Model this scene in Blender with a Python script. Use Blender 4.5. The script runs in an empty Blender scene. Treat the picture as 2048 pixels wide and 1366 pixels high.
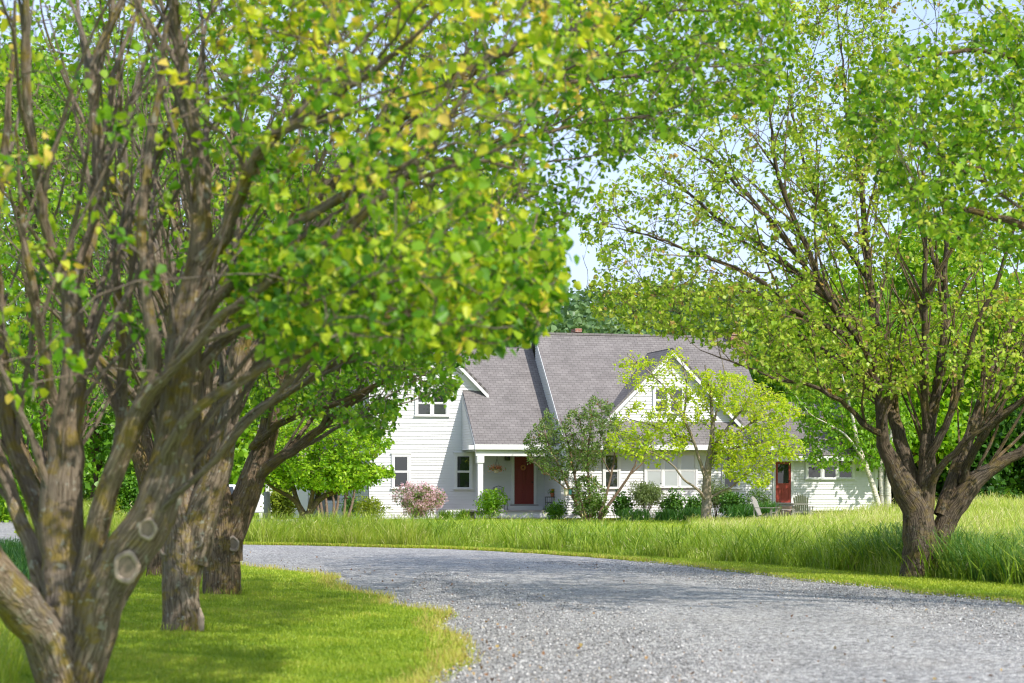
import bpy, bmesh, math
import numpy as np
from mathutils import Vector, Matrix

SC = bpy.context.scene
COL = SC.collection
R = math.radians
F = 4000.0            # focal length in photo pixels (2048 wide)
CX, HY, CAMZ = 1024.0, 970.0, 1.6
RNG = np.random.default_rng(7)

# ------------------------------------------------------------------ small helpers
def P3(px, py, D):
    px = np.asarray(px, float); py = np.asarray(py, float); D = np.asarray(D, float)
    return np.stack([(px - CX) * D / F, D + 0 * px, CAMZ + (HY - py) * D / F], -1)

def sstep(a, b, x):
    t = np.clip((np.asarray(x, float) - a) / (b - a), 0, 1)
    return t * t * (3 - 2 * t)

def gz(x, y):
    """height of the ground"""
    x = np.asarray(x, float); y = np.asarray(y, float)
    rise = 0.12 * sstep(60, 84, y)
    right = 0.55 * sstep(8, 20, x) * sstep(38, 74, y)
    left = 0.0
    return rise + right + left

def link(o, parent=None):
    COL.objects.link(o)
    if parent is not None:
        o.parent = parent
    return o

def mesh_np(name, verts, faces, mat=None, parent=None, attrs=None, uvs=None, smooth=False):
    """faces: list of int arrays (N,k)"""
    if not isinstance(faces, (list, tuple)):
        faces = [faces]
    faces = [np.asarray(f, np.int32) for f in faces if len(f)]
    me = bpy.data.meshes.new(name)
    verts = np.ascontiguousarray(verts, np.float32)
    me.vertices.add(len(verts)); me.vertices.foreach_set('co', verts.ravel())
    loops = np.concatenate([f.ravel() for f in faces])
    tot = np.concatenate([np.full(len(f), f.shape[1], np.int32) for f in faces])
    start = np.concatenate([[0], np.cumsum(tot)[:-1]]).astype(np.int32)
    me.loops.add(len(loops)); me.loops.foreach_set('vertex_index', loops)
    me.polygons.add(len(tot)); me.polygons.foreach_set('loop_start', start)
    me.polygons.foreach_set('loop_total', tot)
    if smooth:
        me.polygons.foreach_set('use_smooth', np.ones(len(tot), bool))
    if uvs is not None:
        uv = me.uv_layers.new(name='UVMap')
        uv.data.foreach_set('uv', np.ascontiguousarray(np.asarray(uvs, np.float32)[loops]).ravel())
    for k, (dom, val) in (attrs or {}).items():
        a = me.attributes.new(k, 'FLOAT', dom)
        a.data.foreach_set('value', np.ascontiguousarray(val, np.float32))
    me.update(calc_edges=True); me.validate()
    if mat is not None:
        me.materials.append(mat)
    return link(bpy.data.objects.new(name, me), parent)

def tag(o, label=None, cat=None, group=None, kind=None):
    if label: o['label'] = label
    if cat: o['category'] = cat
    if group: o['group'] = group
    if kind: o['kind'] = kind
    return o

def empty(name, loc=(0, 0, 0), rz=0.0, label=None, cat=None, group=None):
    o = bpy.data.objects.new(name, None)
    o.empty_display_size = 0.3
    o.location = loc; o.rotation_euler = (0, 0, rz)
    link(o)
    return tag(o, label, cat, group)

class MB:
    """collects boxes, prisms, tubes into one mesh"""
    def __init__(s): s.v = []; s.f = []; s.uv = []
    def add(s, verts, faces, uv=None):
        b = len(s.v); s.v += [tuple(map(float, p)) for p in verts]
        s.f += [tuple(b + i for i in f) for f in faces]
        s.uv += list(uv) if uv is not None else [(p[0], p[2]) for p in verts]
        return s
    def box(s, x0, x1, y0, y1, z0, z1):
        v = [(x, y, z) for z in (z0, z1) for y in (y0, y1) for x in (x0, x1)]
        f = [(0, 2, 3, 1), (4, 5, 7, 6), (0, 1, 5, 4), (2, 6, 7, 3), (0, 4, 6, 2), (1, 3, 7, 5)]
        return s.add(v, f)
    def hexa(s, pts, uv=None):
        """8 points: bottom loop 4, top loop 4"""
        return s.add(pts, [(3, 2, 1, 0), (4, 5, 6, 7), (0, 1, 5, 4), (1, 2, 6, 5), (2, 3, 7, 6), (3, 0, 4, 7)], uv)
    def bar(s, a, b, w, t, up=(0, 0, 1)):
        a = Vector(a); b = Vector(b); d = (b - a).normalized()
        u = Vector(up)
        if abs(d.dot(u)) > .95: u = Vector((1, 0, 0))
        sx = d.cross(u).normalized(); sy = sx.cross(d).normalized()
        pts = [p + sx * (i * w / 2) + sy * (j * t / 2) for p in (a, b) for i, j in ((-1, -1), (1, -1), (1, 1), (-1, 1))]
        return s.hexa(pts)
    def prism(s, poly, y0, y1):
        """polygon in x,z extruded along y"""
        n = len(poly)
        v = [(x, y0, z) for x, z in poly] + [(x, y1, z) for x, z in poly]
        f = [tuple(range(n)), tuple(range(2 * n - 1, n - 1, -1))]
        f += [(i, i + n, (i + 1) % n + n, (i + 1) % n) for i in range(n)]
        return s.add(v, f)
    def tube(s, pts, r, n=6, r1=None, cap=True):
        pts = [Vector(p) for p in pts]; m = len(pts); b = len(s.v)
        ref = Vector((.31, .17, .93))
        if abs((pts[-1] - pts[0]).normalized().dot(ref)) > .9: ref = Vector((.9, .3, .1))
        V = []
        for i, p in enumerate(pts):
            d = (pts[min(i + 1, m - 1)] - pts[max(i - 1, 0)]).normalized()
            x = d.cross(ref).normalized(); y = d.cross(x)
            rr = r if r1 is None else r + (r1 - r) * i / (m - 1)
            V += [p + x * (rr * math.cos(2 * math.pi * k / n)) + y * (rr * math.sin(2 * math.pi * k / n)) for k in range(n)]
        Fc = [(i * n + k, i * n + (k + 1) % n, (i + 1) * n + (k + 1) % n, (i + 1) * n + k) for i in range(m - 1) for k in range(n)]
        if cap: Fc += [tuple(range(n - 1, -1, -1)), tuple((m - 1) * n + k for k in range(n))]
        return s.add(V, Fc)
    def lathe(s, prof, c=(0, 0, 0), n=16):
        V = [(c[0] + r * math.cos(2 * math.pi * k / n), c[1] + r * math.sin(2 * math.pi * k / n), c[2] + z) for r, z in prof for k in range(n)]
        m = len(prof)
        Fc = [(i * n + k, i * n + (k + 1) % n, (i + 1) * n + (k + 1) % n, (i + 1) * n + k) for i in range(m - 1) for k in range(n)]
        Fc += [tuple(range(n - 1, -1, -1)), tuple((m - 1) * n + k for k in range(n))]
        return s.add(V, Fc)
    def build(s, name, mat, parent=None, smooth=False, label=None, bevel=0):
        me = bpy.data.meshes.new(name)
        me.from_pydata(s.v, [], s.f)
        uv = me.uv_layers.new(name='UVMap')
        idx = np.zeros(len(me.loops), np.int32); me.loops.foreach_get('vertex_index', idx)
        uv.data.foreach_set('uv', np.asarray(s.uv, np.float32)[idx].ravel())
        if smooth: me.polygons.foreach_set('use_smooth', np.ones(len(me.polygons), bool))
        me.update(); me.materials.append(mat)
        o = link(bpy.data.objects.new(name, me), parent)
        if bevel:
            md = o.modifiers.new('Bevel', 'BEVEL'); md.width = bevel; md.segments = 2; md.limit_method = 'ANGLE'
        if label: o['label'] = label
        return o

# ------------------------------------------------------------------ materials
class NT:
    def __init__(s, name):
        s.m = bpy.data.materials.new(name); s.m.use_nodes = True
        s.t = s.m.node_tree; s.t.nodes.clear()
        s.out = s.n('OutputMaterial')
    def n(s, typ, **kw):
        nd = s.t.nodes.new('ShaderNode' + typ)
        for k, v in kw.items():
            if k in nd.inputs.keys(): s.set(nd, k, v)
            elif hasattr(nd, k): setattr(nd, k, v)
        return nd
    def set(s, nd, k, v):
        if isinstance(v, bpy.types.NodeSocket): s.t.links.new(v, nd.inputs[k])
        else: nd.inputs[k].default_value = v
    def l(s, a, b): s.t.links.new(a, b)
    def ramp(s, fac, stops, interp='LINEAR'):
        r = s.n('ValToRGB'); s.l(fac, r.inputs[0]); e = r.color_ramp.elements
        r.color_ramp.interpolation = interp
        while len(e) < len(stops): e.new(.5)
        for i, (p, c) in enumerate(stops):
            e[i].position = p; e[i].color = (*c, 1)
        return r.outputs[0]
    def mapv(s, src, scale):
        mp = s.n('Mapping'); s.l(src, mp.inputs[0]); mp.inputs['Scale'].default_value = scale
        return mp.outputs[0]
    def noise(s, vec, scale, detail=4, rough=.55, out=0):
        nd = s.n('TexNoise'); nd.inputs['Scale'].default_value = scale; nd.inputs['Detail'].default_value = detail
        nd.inputs['Roughness'].default_value = rough
        if vec is not None: s.l(vec, nd.inputs['Vector'])
        return nd.outputs[out]
    def mix(s, fac, a, b, blend='MIX'):
        nd = s.n('Mix', data_type='RGBA', blend_type=blend)
        for sock, v in ((nd.inputs[0], fac), (nd.inputs[6], a), (nd.inputs[7], b)):
            if isinstance(v, bpy.types.NodeSocket): s.l(v, sock)
            elif isinstance(v, (int, float)): sock.default_value = v
            else: sock.default_value = (*v, 1)
        return nd.outputs[2]
    def math(s, op, a, b=0.0):
        nd = s.n('Math', operation=op)
        for sock, v in ((nd.inputs[0], a), (nd.inputs[1], b)):
            if isinstance(v, bpy.types.NodeSocket): s.l(v, sock)
            else: sock.default_value = v
        return nd.outputs[0]
    def bump(s, h, strength=.5, dist=.02):
        b = s.n('Bump'); b.inputs['Strength'].default_value = strength; b.inputs['Distance'].default_value = dist
        s.l(h, b.inputs['Height']); return b.outputs[0]
    def bsdf(s, color, rough=.6, spec=.3, normal=None, metal=0.0):
        p = s.n('BsdfPrincipled')
        if isinstance(color, bpy.types.NodeSocket): s.l(color, p.inputs['Base Color'])
        else: p.inputs['Base Color'].default_value = (*color, 1)
        if isinstance(rough, bpy.types.NodeSocket): s.l(rough, p.inputs['Roughness'])
        else: p.inputs['Roughness'].default_value = rough
        p.inputs['Specular IOR Level'].default_value = spec
        p.inputs['Metallic'].default_value = metal
        if normal is not None: s.l(normal, p.inputs['Normal'])
        return p.outputs[0]
    def done(s, sh): s.l(sh, s.out.inputs[0]); return s.m
    def obj(s): return s.n('TexCoord').outputs['Object']
    def uv(s): return s.n('TexCoord').outputs['UV']
    def attr(s, name): a = s.n('Attribute'); a.attribute_name = name; return a.outputs['Fac']

def simple(name, col, rough=.6, spec=.3, var=.12, scale=6, metal=0.0, bump=0.0):
    t = NT(name); o = t.obj()
    nz = t.noise(o, scale, 5)
    c = t.mix(nz, tuple(max(0, c * (1 - var)) for c in col), tuple(min(1, c * (1 + var)) for c in col))
    nm = t.bump(t.noise(o, scale * 8, 4), bump, .01) if bump else None
    return t.done(t.bsdf(c, rough, spec, nm, metal))

def leaf_mat(name, stops, transl=.4, tcol=1.5, rough=.42, spec=.35):
    """leaf blade: diffuse and gloss on top, light shining through"""
    t = NT(name)
    c = t.ramp(t.attr('tint'), stops)
    pr = t.bsdf(c, rough, spec)
    tr = t.n('BsdfTranslucent')
    tc = t.mix(1.0, c, (tcol * 1.08, tcol, tcol * .55), 'MULTIPLY'); t.l(tc, tr.inputs[0])
    mx = t.n('MixShader'); mx.inputs[0].default_value = transl
    t.l(pr, mx.inputs[1]); t.l(tr.outputs[0], mx.inputs[2])
    return t.done(mx.outputs[0])

def bark_mat(name, dark, mid, light, moss=(.27, .20, .035), mossamt=.5, spots=.5, us=44, vs=3.4):
    t = NT(name); uv = t.uv(); ob = t.obj()
    n0 = t.noise(t.mapv(uv, (us, vs, 1)), 1.0, 7, .7)
    n1 = t.noise(t.mapv(uv, (us * .42, vs * .35, 1)), 1.0, 4, .6)
    v = t.n('TexVoronoi', feature='DISTANCE_TO_EDGE'); v.inputs['Scale'].default_value = 1.0
    warp = t.n('VectorMath', operation='ADD')
    wn = t.n('TexNoise'); wn.inputs['Scale'].default_value = 14.0; wn.inputs['Detail'].default_value = 4; t.l(uv, wn.inputs['Vector'])
    sc = t.n('VectorMath', operation='SCALE'); sc.inputs['Scale'].default_value = .7; t.l(wn.outputs[1], sc.inputs[0])
    t.l(t.mapv(uv, (us * 1.1, vs * .9, 1)), warp.inputs[0]); t.l(sc.outputs[0], warp.inputs[1])
    t.l(warp.outputs[0], v.inputs['Vector'])
    fur = t.math('MULTIPLY', t.math('MINIMUM', t.math('MULTIPLY', v.outputs[0], 3.0), .40), .55)
    h = t.math('ADD', t.math('ADD', t.math('MULTIPLY', n0, .72), t.math('MULTIPLY', n1, .34)), fur)
    c = t.ramp(h, [(.36, dark), (.62, mid), (.95, light)])
    tone = t.ramp(t.noise(ob, 1.7, 3), [(.3, (.82, .86, .92)), (.7, (1.14, 1.06, .95))])
    c = t.mix(1.0, c, tone, 'MULTIPLY')
    ms = t.ramp(t.noise(ob, 4.3, 7, .72), [(.50, (0, 0, 0)), (.60, (1, 1, 1))])
    c = t.mix(t.math('MULTIPLY', ms, mossamt), c, t.mix(n0, tuple(.45 * q for q in moss), tuple(1.35 * q for q in moss)))
    sp = t.ramp(t.noise(ob, 15, 4, .6), [(.60, (0, 0, 0)), (.66, (1, 1, 1))])
    c = t.mix(t.math('MULTIPLY', sp, spots), c, (.40, .41, .35))
    return t.done(t.bsdf(c, .92, .1, t.bump(h, 1.0, .038)))
G = lambda *a: a
M = {}
M['pear_near'] = leaf_mat('pear leaf yellowing', [(0, (.045, .14, .010)), (.32, (.12, .29, .014)), (.60, (.29, .43, .022)), (.85, (.52, .57, .045)), (.98, (.66, .60, .08)), (1, (.60, .46, .10))], transl=.48)
M['pear'] = leaf_mat('pear leaf green', [(0, (.05, .15, .010)), (.38, (.13, .30, .014)), (.75, (.30, .45, .026)), (1, (.50, .55, .07))], transl=.45)
M['pear_far'] = leaf_mat('pear leaf light green', [(0, (.09, .20, .012)), (.35, (.23, .38, .022)), (.72, (.44, .56, .06)), (.98, (.54, .58, .14)), (1, (.44, .30, .10))], rough=.38, transl=.45)
M['yellow'] = leaf_mat('young maple leaf', [(0, (.18, .34, .014)), (.5, (.37, .51, .022)), (1, (.56, .60, .05))], transl=.48)
M['green'] = leaf_mat('deciduous leaf', [(0, (.045, .13, .012)), (.5, (.12, .28, .018)), (1, (.25, .42, .03))], transl=.42)
M['bright'] = leaf_mat('bright spring leaf', [(0, (.08, .20, .012)), (.5, (.20, .39, .016)), (1, (.38, .53, .035))], transl=.47)
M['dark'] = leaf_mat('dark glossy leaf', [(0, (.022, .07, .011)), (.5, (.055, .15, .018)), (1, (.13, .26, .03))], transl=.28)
M['forest'] = leaf_mat('haze tinted hillside foliage', [(0, (.05, .11, .045)), (.5, (.11, .20, .065)), (1, (.20, .29, .10))], transl=.25)  # greens kept bluish, distance haze put into the leaf colour
M['olive'] = leaf_mat('lilac leaf', [(0, (.07, .14, .03)), (.5, (.14, .24, .05)), (.86, (.24, .34, .08)), (.95, (.30, .22, .08)), (1, (.38, .15, .07))], transl=.35)
M['greygreen'] = leaf_mat('willow leaf', [(0, (.09, .14, .045)), (.5, (.18, .25, .08)), (1, (.30, .36, .14))], transl=.35)
M['lime'] = leaf_mat('spirea leaf', [(0, (.12, .18, .012)), (.5, (.24, .32, .02)), (1, (.36, .36, .03))], transl=.4)
M['pink'] = leaf_mat('lilac blossom', [(0, (.52, .27, .38)), (.5, (.74, .48, .59)), (1, (.86, .68, .76))], transl=.35, tcol=1.05)
M['salmon'] = leaf_mat('salmon petal', [(0, (.60, .14, .07)), (.5, (.75, .34, .20)), (1, (.8, .55, .42))], transl=.3, tcol=1.1)
M['yellowflower'] = leaf_mat('yellow petal', [(0, (.7, .4, .01)), (1, (.8, .6, .03))], transl=.3, tcol=1.0)
M['lawn'] = leaf_mat('mown grass blade', [(0, (.11, .22, .012)), (.45, (.29, .41, .032)), (.78, (.52, .59, .08)), (.9, (.50, .46, .13)), (1, (.44, .27, .11))], transl=.42, tcol=1.3)
M['meadow'] = leaf_mat('tall grass blade', [(0, (.09, .20, .012)), (.4, (.25, .39, .025)), (.72, (.45, .54, .08)), (1, (.68, .61, .34))], transl=.40, tcol=1.2)
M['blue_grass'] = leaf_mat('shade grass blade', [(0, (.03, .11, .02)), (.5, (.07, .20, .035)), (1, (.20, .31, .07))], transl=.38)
M['litter'] = leaf_mat('dry fallen leaf', [(0, (.12, .06, .03)), (.6, (.28, .15, .07)), (1, (.40, .30, .10))], transl=.1)
M['bark'] = bark_mat('pear bark', (.045, .034, .026), (.175, .138, .102), (.33, .275, .215), mossamt=.75, spots=.6)
M['bark_dark'] = bark_mat('pear bark brown', (.032, .023, .016), (.135, .098, .066), (.26, .20, .14), mossamt=.5, spots=.3)
M['bark_brown_shaded'] = bark_mat('shade darkened brown pear bark', (.022, .017, .013), (.088, .070, .052), (.18, .145, .11), mossamt=.3, spots=.2)  # brown bark darkened further, the tree's own shade put into the colour
M['twig'] = bark_mat('pear twig bark', (.09, .070, .054), (.20, .160, .125), (.34, .29, .24), mossamt=.15, spots=.3, us=70, vs=9)
M['bark_grey'] = bark_mat('smooth grey bark', (.10, .085, .07), (.24, .20, .16), (.36, .31, .26), mossamt=.1, spots=.3, us=30, vs=6)
M['bark_stem'] = bark_mat('shrub stem bark', (.08, .055, .038), (.20, .14, .10), (.30, .22, .17), mossamt=.1, spots=.1, us=30, vs=8)
M['birch'] = bark_mat('birch bark', (.10, .09, .08), (.55, .52, .47), (.72, .70, .66), mossamt=0, spots=0, us=3, vs=14)
def scar_mat():
    t = NT('pruned wood'); o = t.obj()
    c = t.ramp(t.noise(o, 16, 4), [(.3, (.22, .17, .13)), (.7, (.42, .35, .29))])
    return t.done(t.bsdf(c, .85, .15, t.bump(t.noise(o, 40, 4), .5, .01)))
M['scar'] = scar_mat()
M['scar_core'] = simple('rotted heartwood', (.20, .16, .125), .9, .1, .4, 20, bump=.5)
M['bare_wood'] = simple('bare weathered wood', (.42, .33, .26), .85, .15, .3, 9, bump=.4)

def ground_mat():
    t = NT('meadow soil and turf'); o = t.obj()
    n1 = t.noise(o, .35, 5); n2 = t.noise(o, 7, 6, .7)
    c = t.ramp(n2, [(.25, (.10, .18, .012)), (.55, (.21, .33, .016)), (.8, (.36, .42, .05))])
    c = t.mix(t.ramp(n1, [(.4, (0, 0, 0)), (.75, (1, 1, 1))]), c, (.30, .38, .04))
    return t.done(t.bsdf(c, .95, .05, t.bump(n2, .5, .04)))
M['ground'] = ground_mat()

def gravel_mat():
    t = NT('crushed stone gravel'); o = t.obj()
    v = t.n('TexVoronoi'); v.inputs['Scale'].default_value = 46; t.l(o, v.inputs['Vector'])
    v2 = t.n('TexVoronoi'); v2.inputs['Scale'].default_value = 21; t.l(o, v2.inputs['Vector'])
    sx = t.n('SeparateColor'); t.l(v.outputs['Color'], sx.inputs[0])
    sx2 = t.n('SeparateColor'); t.l(v2.outputs['Color'], sx2.inputs[0])
    r = t.math('ADD', t.math('MULTIPLY', sx.outputs[0], .6), t.math('MULTIPLY', sx2.outputs[0], .4))
    c = t.ramp(r, [(.08, (.045, .044, .044)), (.3, (.18, .176, .172)), (.58, (.34, .334, .327)), (.85, (.60, .59, .575)), (1, (.84, .825, .80))])
    warm = t.ramp(t.noise(o, .5, 5, .7), [(.5, (0, 0, 0)), (.75, (1, 1, 1))])
    c = t.mix(t.math('MULTIPLY', warm, .35), c, (.34, .30, .25))
    big = t.ramp(t.noise(t.mapv(o, (1, .25, 1)), .9, 4), [(.3, (.93, .93, .93)), (.7, (1.14, 1.135, 1.12))])
    c = t.mix(1.0, c, big, 'MULTIPLY')
    h = t.math('ADD', t.math('MULTIPLY', v.outputs['Distance'], -1.0), t.math('MULTIPLY', v2.outputs['Distance'], -1.2))
    return t.done(t.bsdf(c, .8, .3, t.bump(h, .8, .024)))
M['gravel'] = gravel_mat()
def stone_mat():
    t = NT('loose gravel stone')
    c = t.ramp(t.attr('tint'), [(0, (.05, .049, .049)), (.35, (.22, .216, .212)), (.7, (.48, .472, .46)), (.95, (.88, .87, .85)), (1, (.5, .34, .22))])
    return t.done(t.bsdf(c, .75, .35))
M['stone'] = stone_mat()

def siding_mat():
    t = NT('white painted clapboard'); o = t.obj()
    n = t.noise(t.mapv(o, (.6, .6, 6)), 2.0, 5)
    c = t.ramp(n, [(.3, (.57, .572, .576)), (.7, (.62, .62, .622))])
    return t.done(t.bsdf(c, .45, .35))
M['siding'] = siding_mat()
M['trim'] = simple('white trim paint', (.64, .64, .64), .4, .4, .03, 3)
M['porch_floor'] = simple('grey porch boards', (.30, .28, .27), .6, .3, .2, 5)
M['ceiling'] = simple('pale green porch ceiling', (.45, .52, .46), .6, .3, .05)

def shingle_mat():
    t = NT('asphalt shingles'); uv = t.uv()
    b = t.n('TexBrick'); t.l(uv, b.inputs['Vector'])
    b.inputs['Scale'].default_value = 1.0
    b.offset = .5; b.squash = 1.0
    b.inputs['Brick Width'].default_value = .26; b.inputs['Row Height'].default_value = .145
    b.inputs['Mortar Size'].default_value = .009; b.inputs['Mortar Smooth'].default_value = .3
    b.inputs['Bias'].default_value = 0.0
    b.inputs['Color1'].default_value = (.168, .156, .152, 1); b.inputs['Color2'].default_value = (.205, .192, .187, 1)
    b.inputs['Mortar'].default_value = (.10, .092, .09, 1)
    n = t.noise(uv, 1.2, 5, .6)
    c = t.mix(1.0, b.outputs[0], t.ramp(n, [(.3, (.84, .83, .83)), (.7, (1.12, 1.1, 1.1))]), 'MULTIPLY')
    g = t.noise(uv, 60, 2)
    c = t.mix(.25, c, g, 'OVERLAY')
    hh = t.math('SUBTRACT', 1.0, b.outputs['Fac'])
    return t.done(t.bsdf(c, .9, .15, t.bump(hh, .7, .015)))
M['shingle'] = shingle_mat()
def brick_mat():
    t = NT('red brick'); uv = t.uv()
    b = t.n('TexBrick'); t.l(uv, b.inputs['Vector']); b.inputs['Scale'].default_value = 1.0
    b.inputs['Brick Width'].default_value = .21; b.inputs['Row Height'].default_value = .075; b.inputs['Mortar Size'].default_value = .008
    b.inputs['Color1'].default_value = (.24, .085, .055, 1); b.inputs['Color2'].default_value = (.33, .13, .085, 1); b.inputs['Mortar'].default_value = (.4, .36, .32, 1)
    return t.done(t.bsdf(b.outputs[0], .85, .2, t.bump(b.outputs['Fac'], -.5, .01)))
M['brick'] = brick_mat()
def glass_mat(name, back):
    t = NT(name)
    d = t.bsdf(back, .6, .0); g = t.n('BsdfGlossy'); g.inputs['Roughness'].default_value = .02; g.inputs[0].default_value = (.9, .95, 1, 1)
    fr = t.n('Fresnel'); fr.inputs[0].default_value = 1.5
    mx = t.n('MixShader'); t.l(t.math('MULTIPLY', fr.outputs[0], 2.0), mx.inputs[0]); t.l(d, mx.inputs[1]); t.l(g.outputs[0], mx.inputs[2])
    return t.done(mx.outputs[0])
M['glass'] = glass_mat('window glass over a dark room', (.018, .022, .020))
M['screen'] = glass_mat('window glass over a grey screen', (.045, .05, .05))
M['blindglass'] = glass_mat('window glass over pale blinds', (.36, .39, .38))
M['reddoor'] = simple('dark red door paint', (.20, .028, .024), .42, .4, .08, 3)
M['reddoor_sunlit'] = simple('sunlit red door paint', (.30, .040, .026), .42, .4, .08, 3)  # lighter copy of the door red, sunshine put into the paint colour
M['brass'] = simple('aged brass', (.35, .22, .08), .35, .5, .1, 8, metal=.9)
M['iron'] = simple('black wrought iron', (.018, .018, .02), .5, .4, .2, 8)
M['teak'] = simple('silvered weathered wood', (.30, .285, .265), .85, .15, .28, 14, bump=.3)
M['terracotta'] = simple('terracotta', (.42, .16, .08), .85, .2, .15, 9)
M['sling'] = simple('grey woven sling', (.30, .29, .27), .85, .15, .2, 30, bump=.4)
M['foundation'] = simple('grey concrete foundation', (.22, .215, .21), .9, .15, .2, 4, bump=.3)
M['mulch'] = simple('red bark mulch', (.17, .055, .03), .95, .08, .5, 14, bump=.8)
M['steel'] = simple('galvanised metal', (.45, .45, .46), .5, .4, .1, 4, metal=.4)
M['carpaint'] = simple('white car paint', (.78, .79, .80), .25, .5, .02, 2)
M['rubber'] = simple('tyre rubber', (.02, .02, .021), .85, .2, .1, 9)
M['tail'] = simple('red tail lamp plastic', (.35, .02, .02), .3, .5, .05)
M['stepstone'] = simple('tan step stone', (.36, .26, .19), .9, .15, .25, 5, bump=.5)
M['cream'] = simple('cream bucket', (.62, .55, .38), .6, .3, .1, 5)
M['teal'] = simple('teal paint', (.16, .42, .42), .6, .3, .1, 5)
M['wreath'] = simple('woven straw', (.42, .17, .07), .9, .15, .35, 40, bump=.7)
# ------------------------------------------------------------------ vegetation tools
def pnpoly(poly, x, y):
    poly = np.asarray(poly, float); ins = np.zeros(len(x), bool); j = len(poly) - 1
    for i in range(len(poly)):
        xi, yi = poly[i]; xj, yj = poly[j]
        c = ((yi > y) != (yj > y)) & (x < (xj - xi) * (y - yi) / (yj - yi + 1e-9) + xi)
        ins ^= c; j = i
    return ins

def unit(a): return a / (np.linalg.norm(a, axis=-1, keepdims=True) + 1e-9)

def sample_poly(rng, poly, n, D, depth, zmin=.4):
    poly = np.asarray(poly, float)
    x0, y0 = poly.min(0); x1, y1 = poly.max(0)
    cx = (x0 + x1) / 2; hw = (x1 - x0) / 2; out = []; k = 0
    while k < n:
        x = rng.uniform(x0, x1, n * 2); y = rng.uniform(y0, y1, n * 2)
        m = pnpoly(poly, x, y); x = x[m]; y = y[m]
        d = depth * np.sqrt(np.clip(1 - ((x - cx) / hw) ** 2, .12, 1)) * np.clip(rng.normal(0, .52, len(x)), -1, 1)
        p = P3(x, y, D + d); p = p[p[:, 2] > zmin]
        out.append(p); k += len(p)
    return np.concatenate(out)[:n]

def catmull(pts, step):
    pts = np.asarray(pts, float); n = len(pts)
    ext = np.vstack([2 * pts[0] - pts[1], pts, 2 * pts[-1] - pts[-2]]); out = []
    for i in range(n - 1):
        p0, p1, p2, p3 = ext[i:i + 4]
        L = np.linalg.norm((p2 - p1)[:3]); m = max(1, int(round(L / step)))
        t = (np.arange(m) / m)[:, None]
        out.append(.5 * (2 * p1 + (p2 - p0) * t + (2 * p0 - 5 * p1 + 4 * p2 - p3) * t ** 2 + (3 * p1 - p0 - 3 * p2 + p3) * t ** 3))
    out.append(pts[-1:])
    return np.vstack(out)

def tubes(polys, sides, lump=0.0, rng=None):
    """polys: list of (m,4) arrays x,y,z,r -> verts, quads, uv (metres); batches by length"""
    V, Q, U = [], [], []; base = 0
    groups = {}
    for p in polys: groups.setdefault(len(p), []).append(p)
    for m, ps in groups.items():
        if m < 2: continue
        A = np.stack(ps); n = len(A)
        pos = A[..., :3]; rad = A[..., 3]
        T = np.empty_like(pos); T[:, 1:-1] = pos[:, 2:] - pos[:, :-2]; T[:, 0] = pos[:, 1] - pos[:, 0]; T[:, -1] = pos[:, -1] - pos[:, -2]
        T = unit(T); mean = unit(pos[:, -1] - pos[:, 0])
        ref = np.where(np.abs(mean[:, 1:2]) < .8, np.array([[0., 1, 0]]), np.array([[1., 0, 0]]))[:, None, :]
        X = unit(np.cross(T, np.broadcast_to(ref, T.shape))); Y = np.cross(T, X)
        k = sides + 1
        a = np.linspace(0, 2 * np.pi, k)[None, None, :, None]
        rr = rad[..., None, None]
        L = np.concatenate([np.zeros((n, 1)), np.cumsum(np.linalg.norm(np.diff(pos, axis=1), axis=-1), 1)], 1)
        if lump:
            ph = rng.uniform(0, 6.28, (n, 1, 1, 6))
            aa = a; LL = L[:, :, None, None]
            w = (np.sin(2 * aa + 1.7 * LL + ph[..., 0:1]) + .8 * np.sin(3 * aa - 2.9 * LL + ph[..., 1:2]) + .6 * np.sin(5 * aa + 4.3 * LL + ph[..., 2:3])
                 + .5 * np.sin(7 * aa + ph[..., 3:4] + 1.1 * LL) + .6 * np.sin(aa + 6.1 * LL + ph[..., 4:5]))
            rr = rr * (1 + lump * w)
        ring = pos[:, :, None, :] + X[:, :, None, :] * np.cos(a) * rr + Y[:, :, None, :] * np.sin(a) * rr
        V.append(ring.reshape(-1, 3))
        circ = (2 * np.pi * rad.mean(1))[:, None, None]
        off = (np.arange(n) * .371 % 5)[:, None, None]
        uu = np.broadcast_to(a[..., 0] / (2 * np.pi) * circ + off, (n, m, k)); vv = np.broadcast_to(L[:, :, None] + off, (n, m, k))
        U.append(np.stack([uu, vv], -1).reshape(-1, 2))
        i = np.arange(n)[:, None, None] * m * k + np.arange(m - 1)[None, :, None] * k + np.arange(sides)[None, None, :]
        Q.append((base + np.stack([i, i + 1, i + k + 1, i + k], -1)).reshape(-1, 4))
        base += n * m * k
    return np.vstack(V), np.vstack(Q), np.vstack(U)

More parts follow.
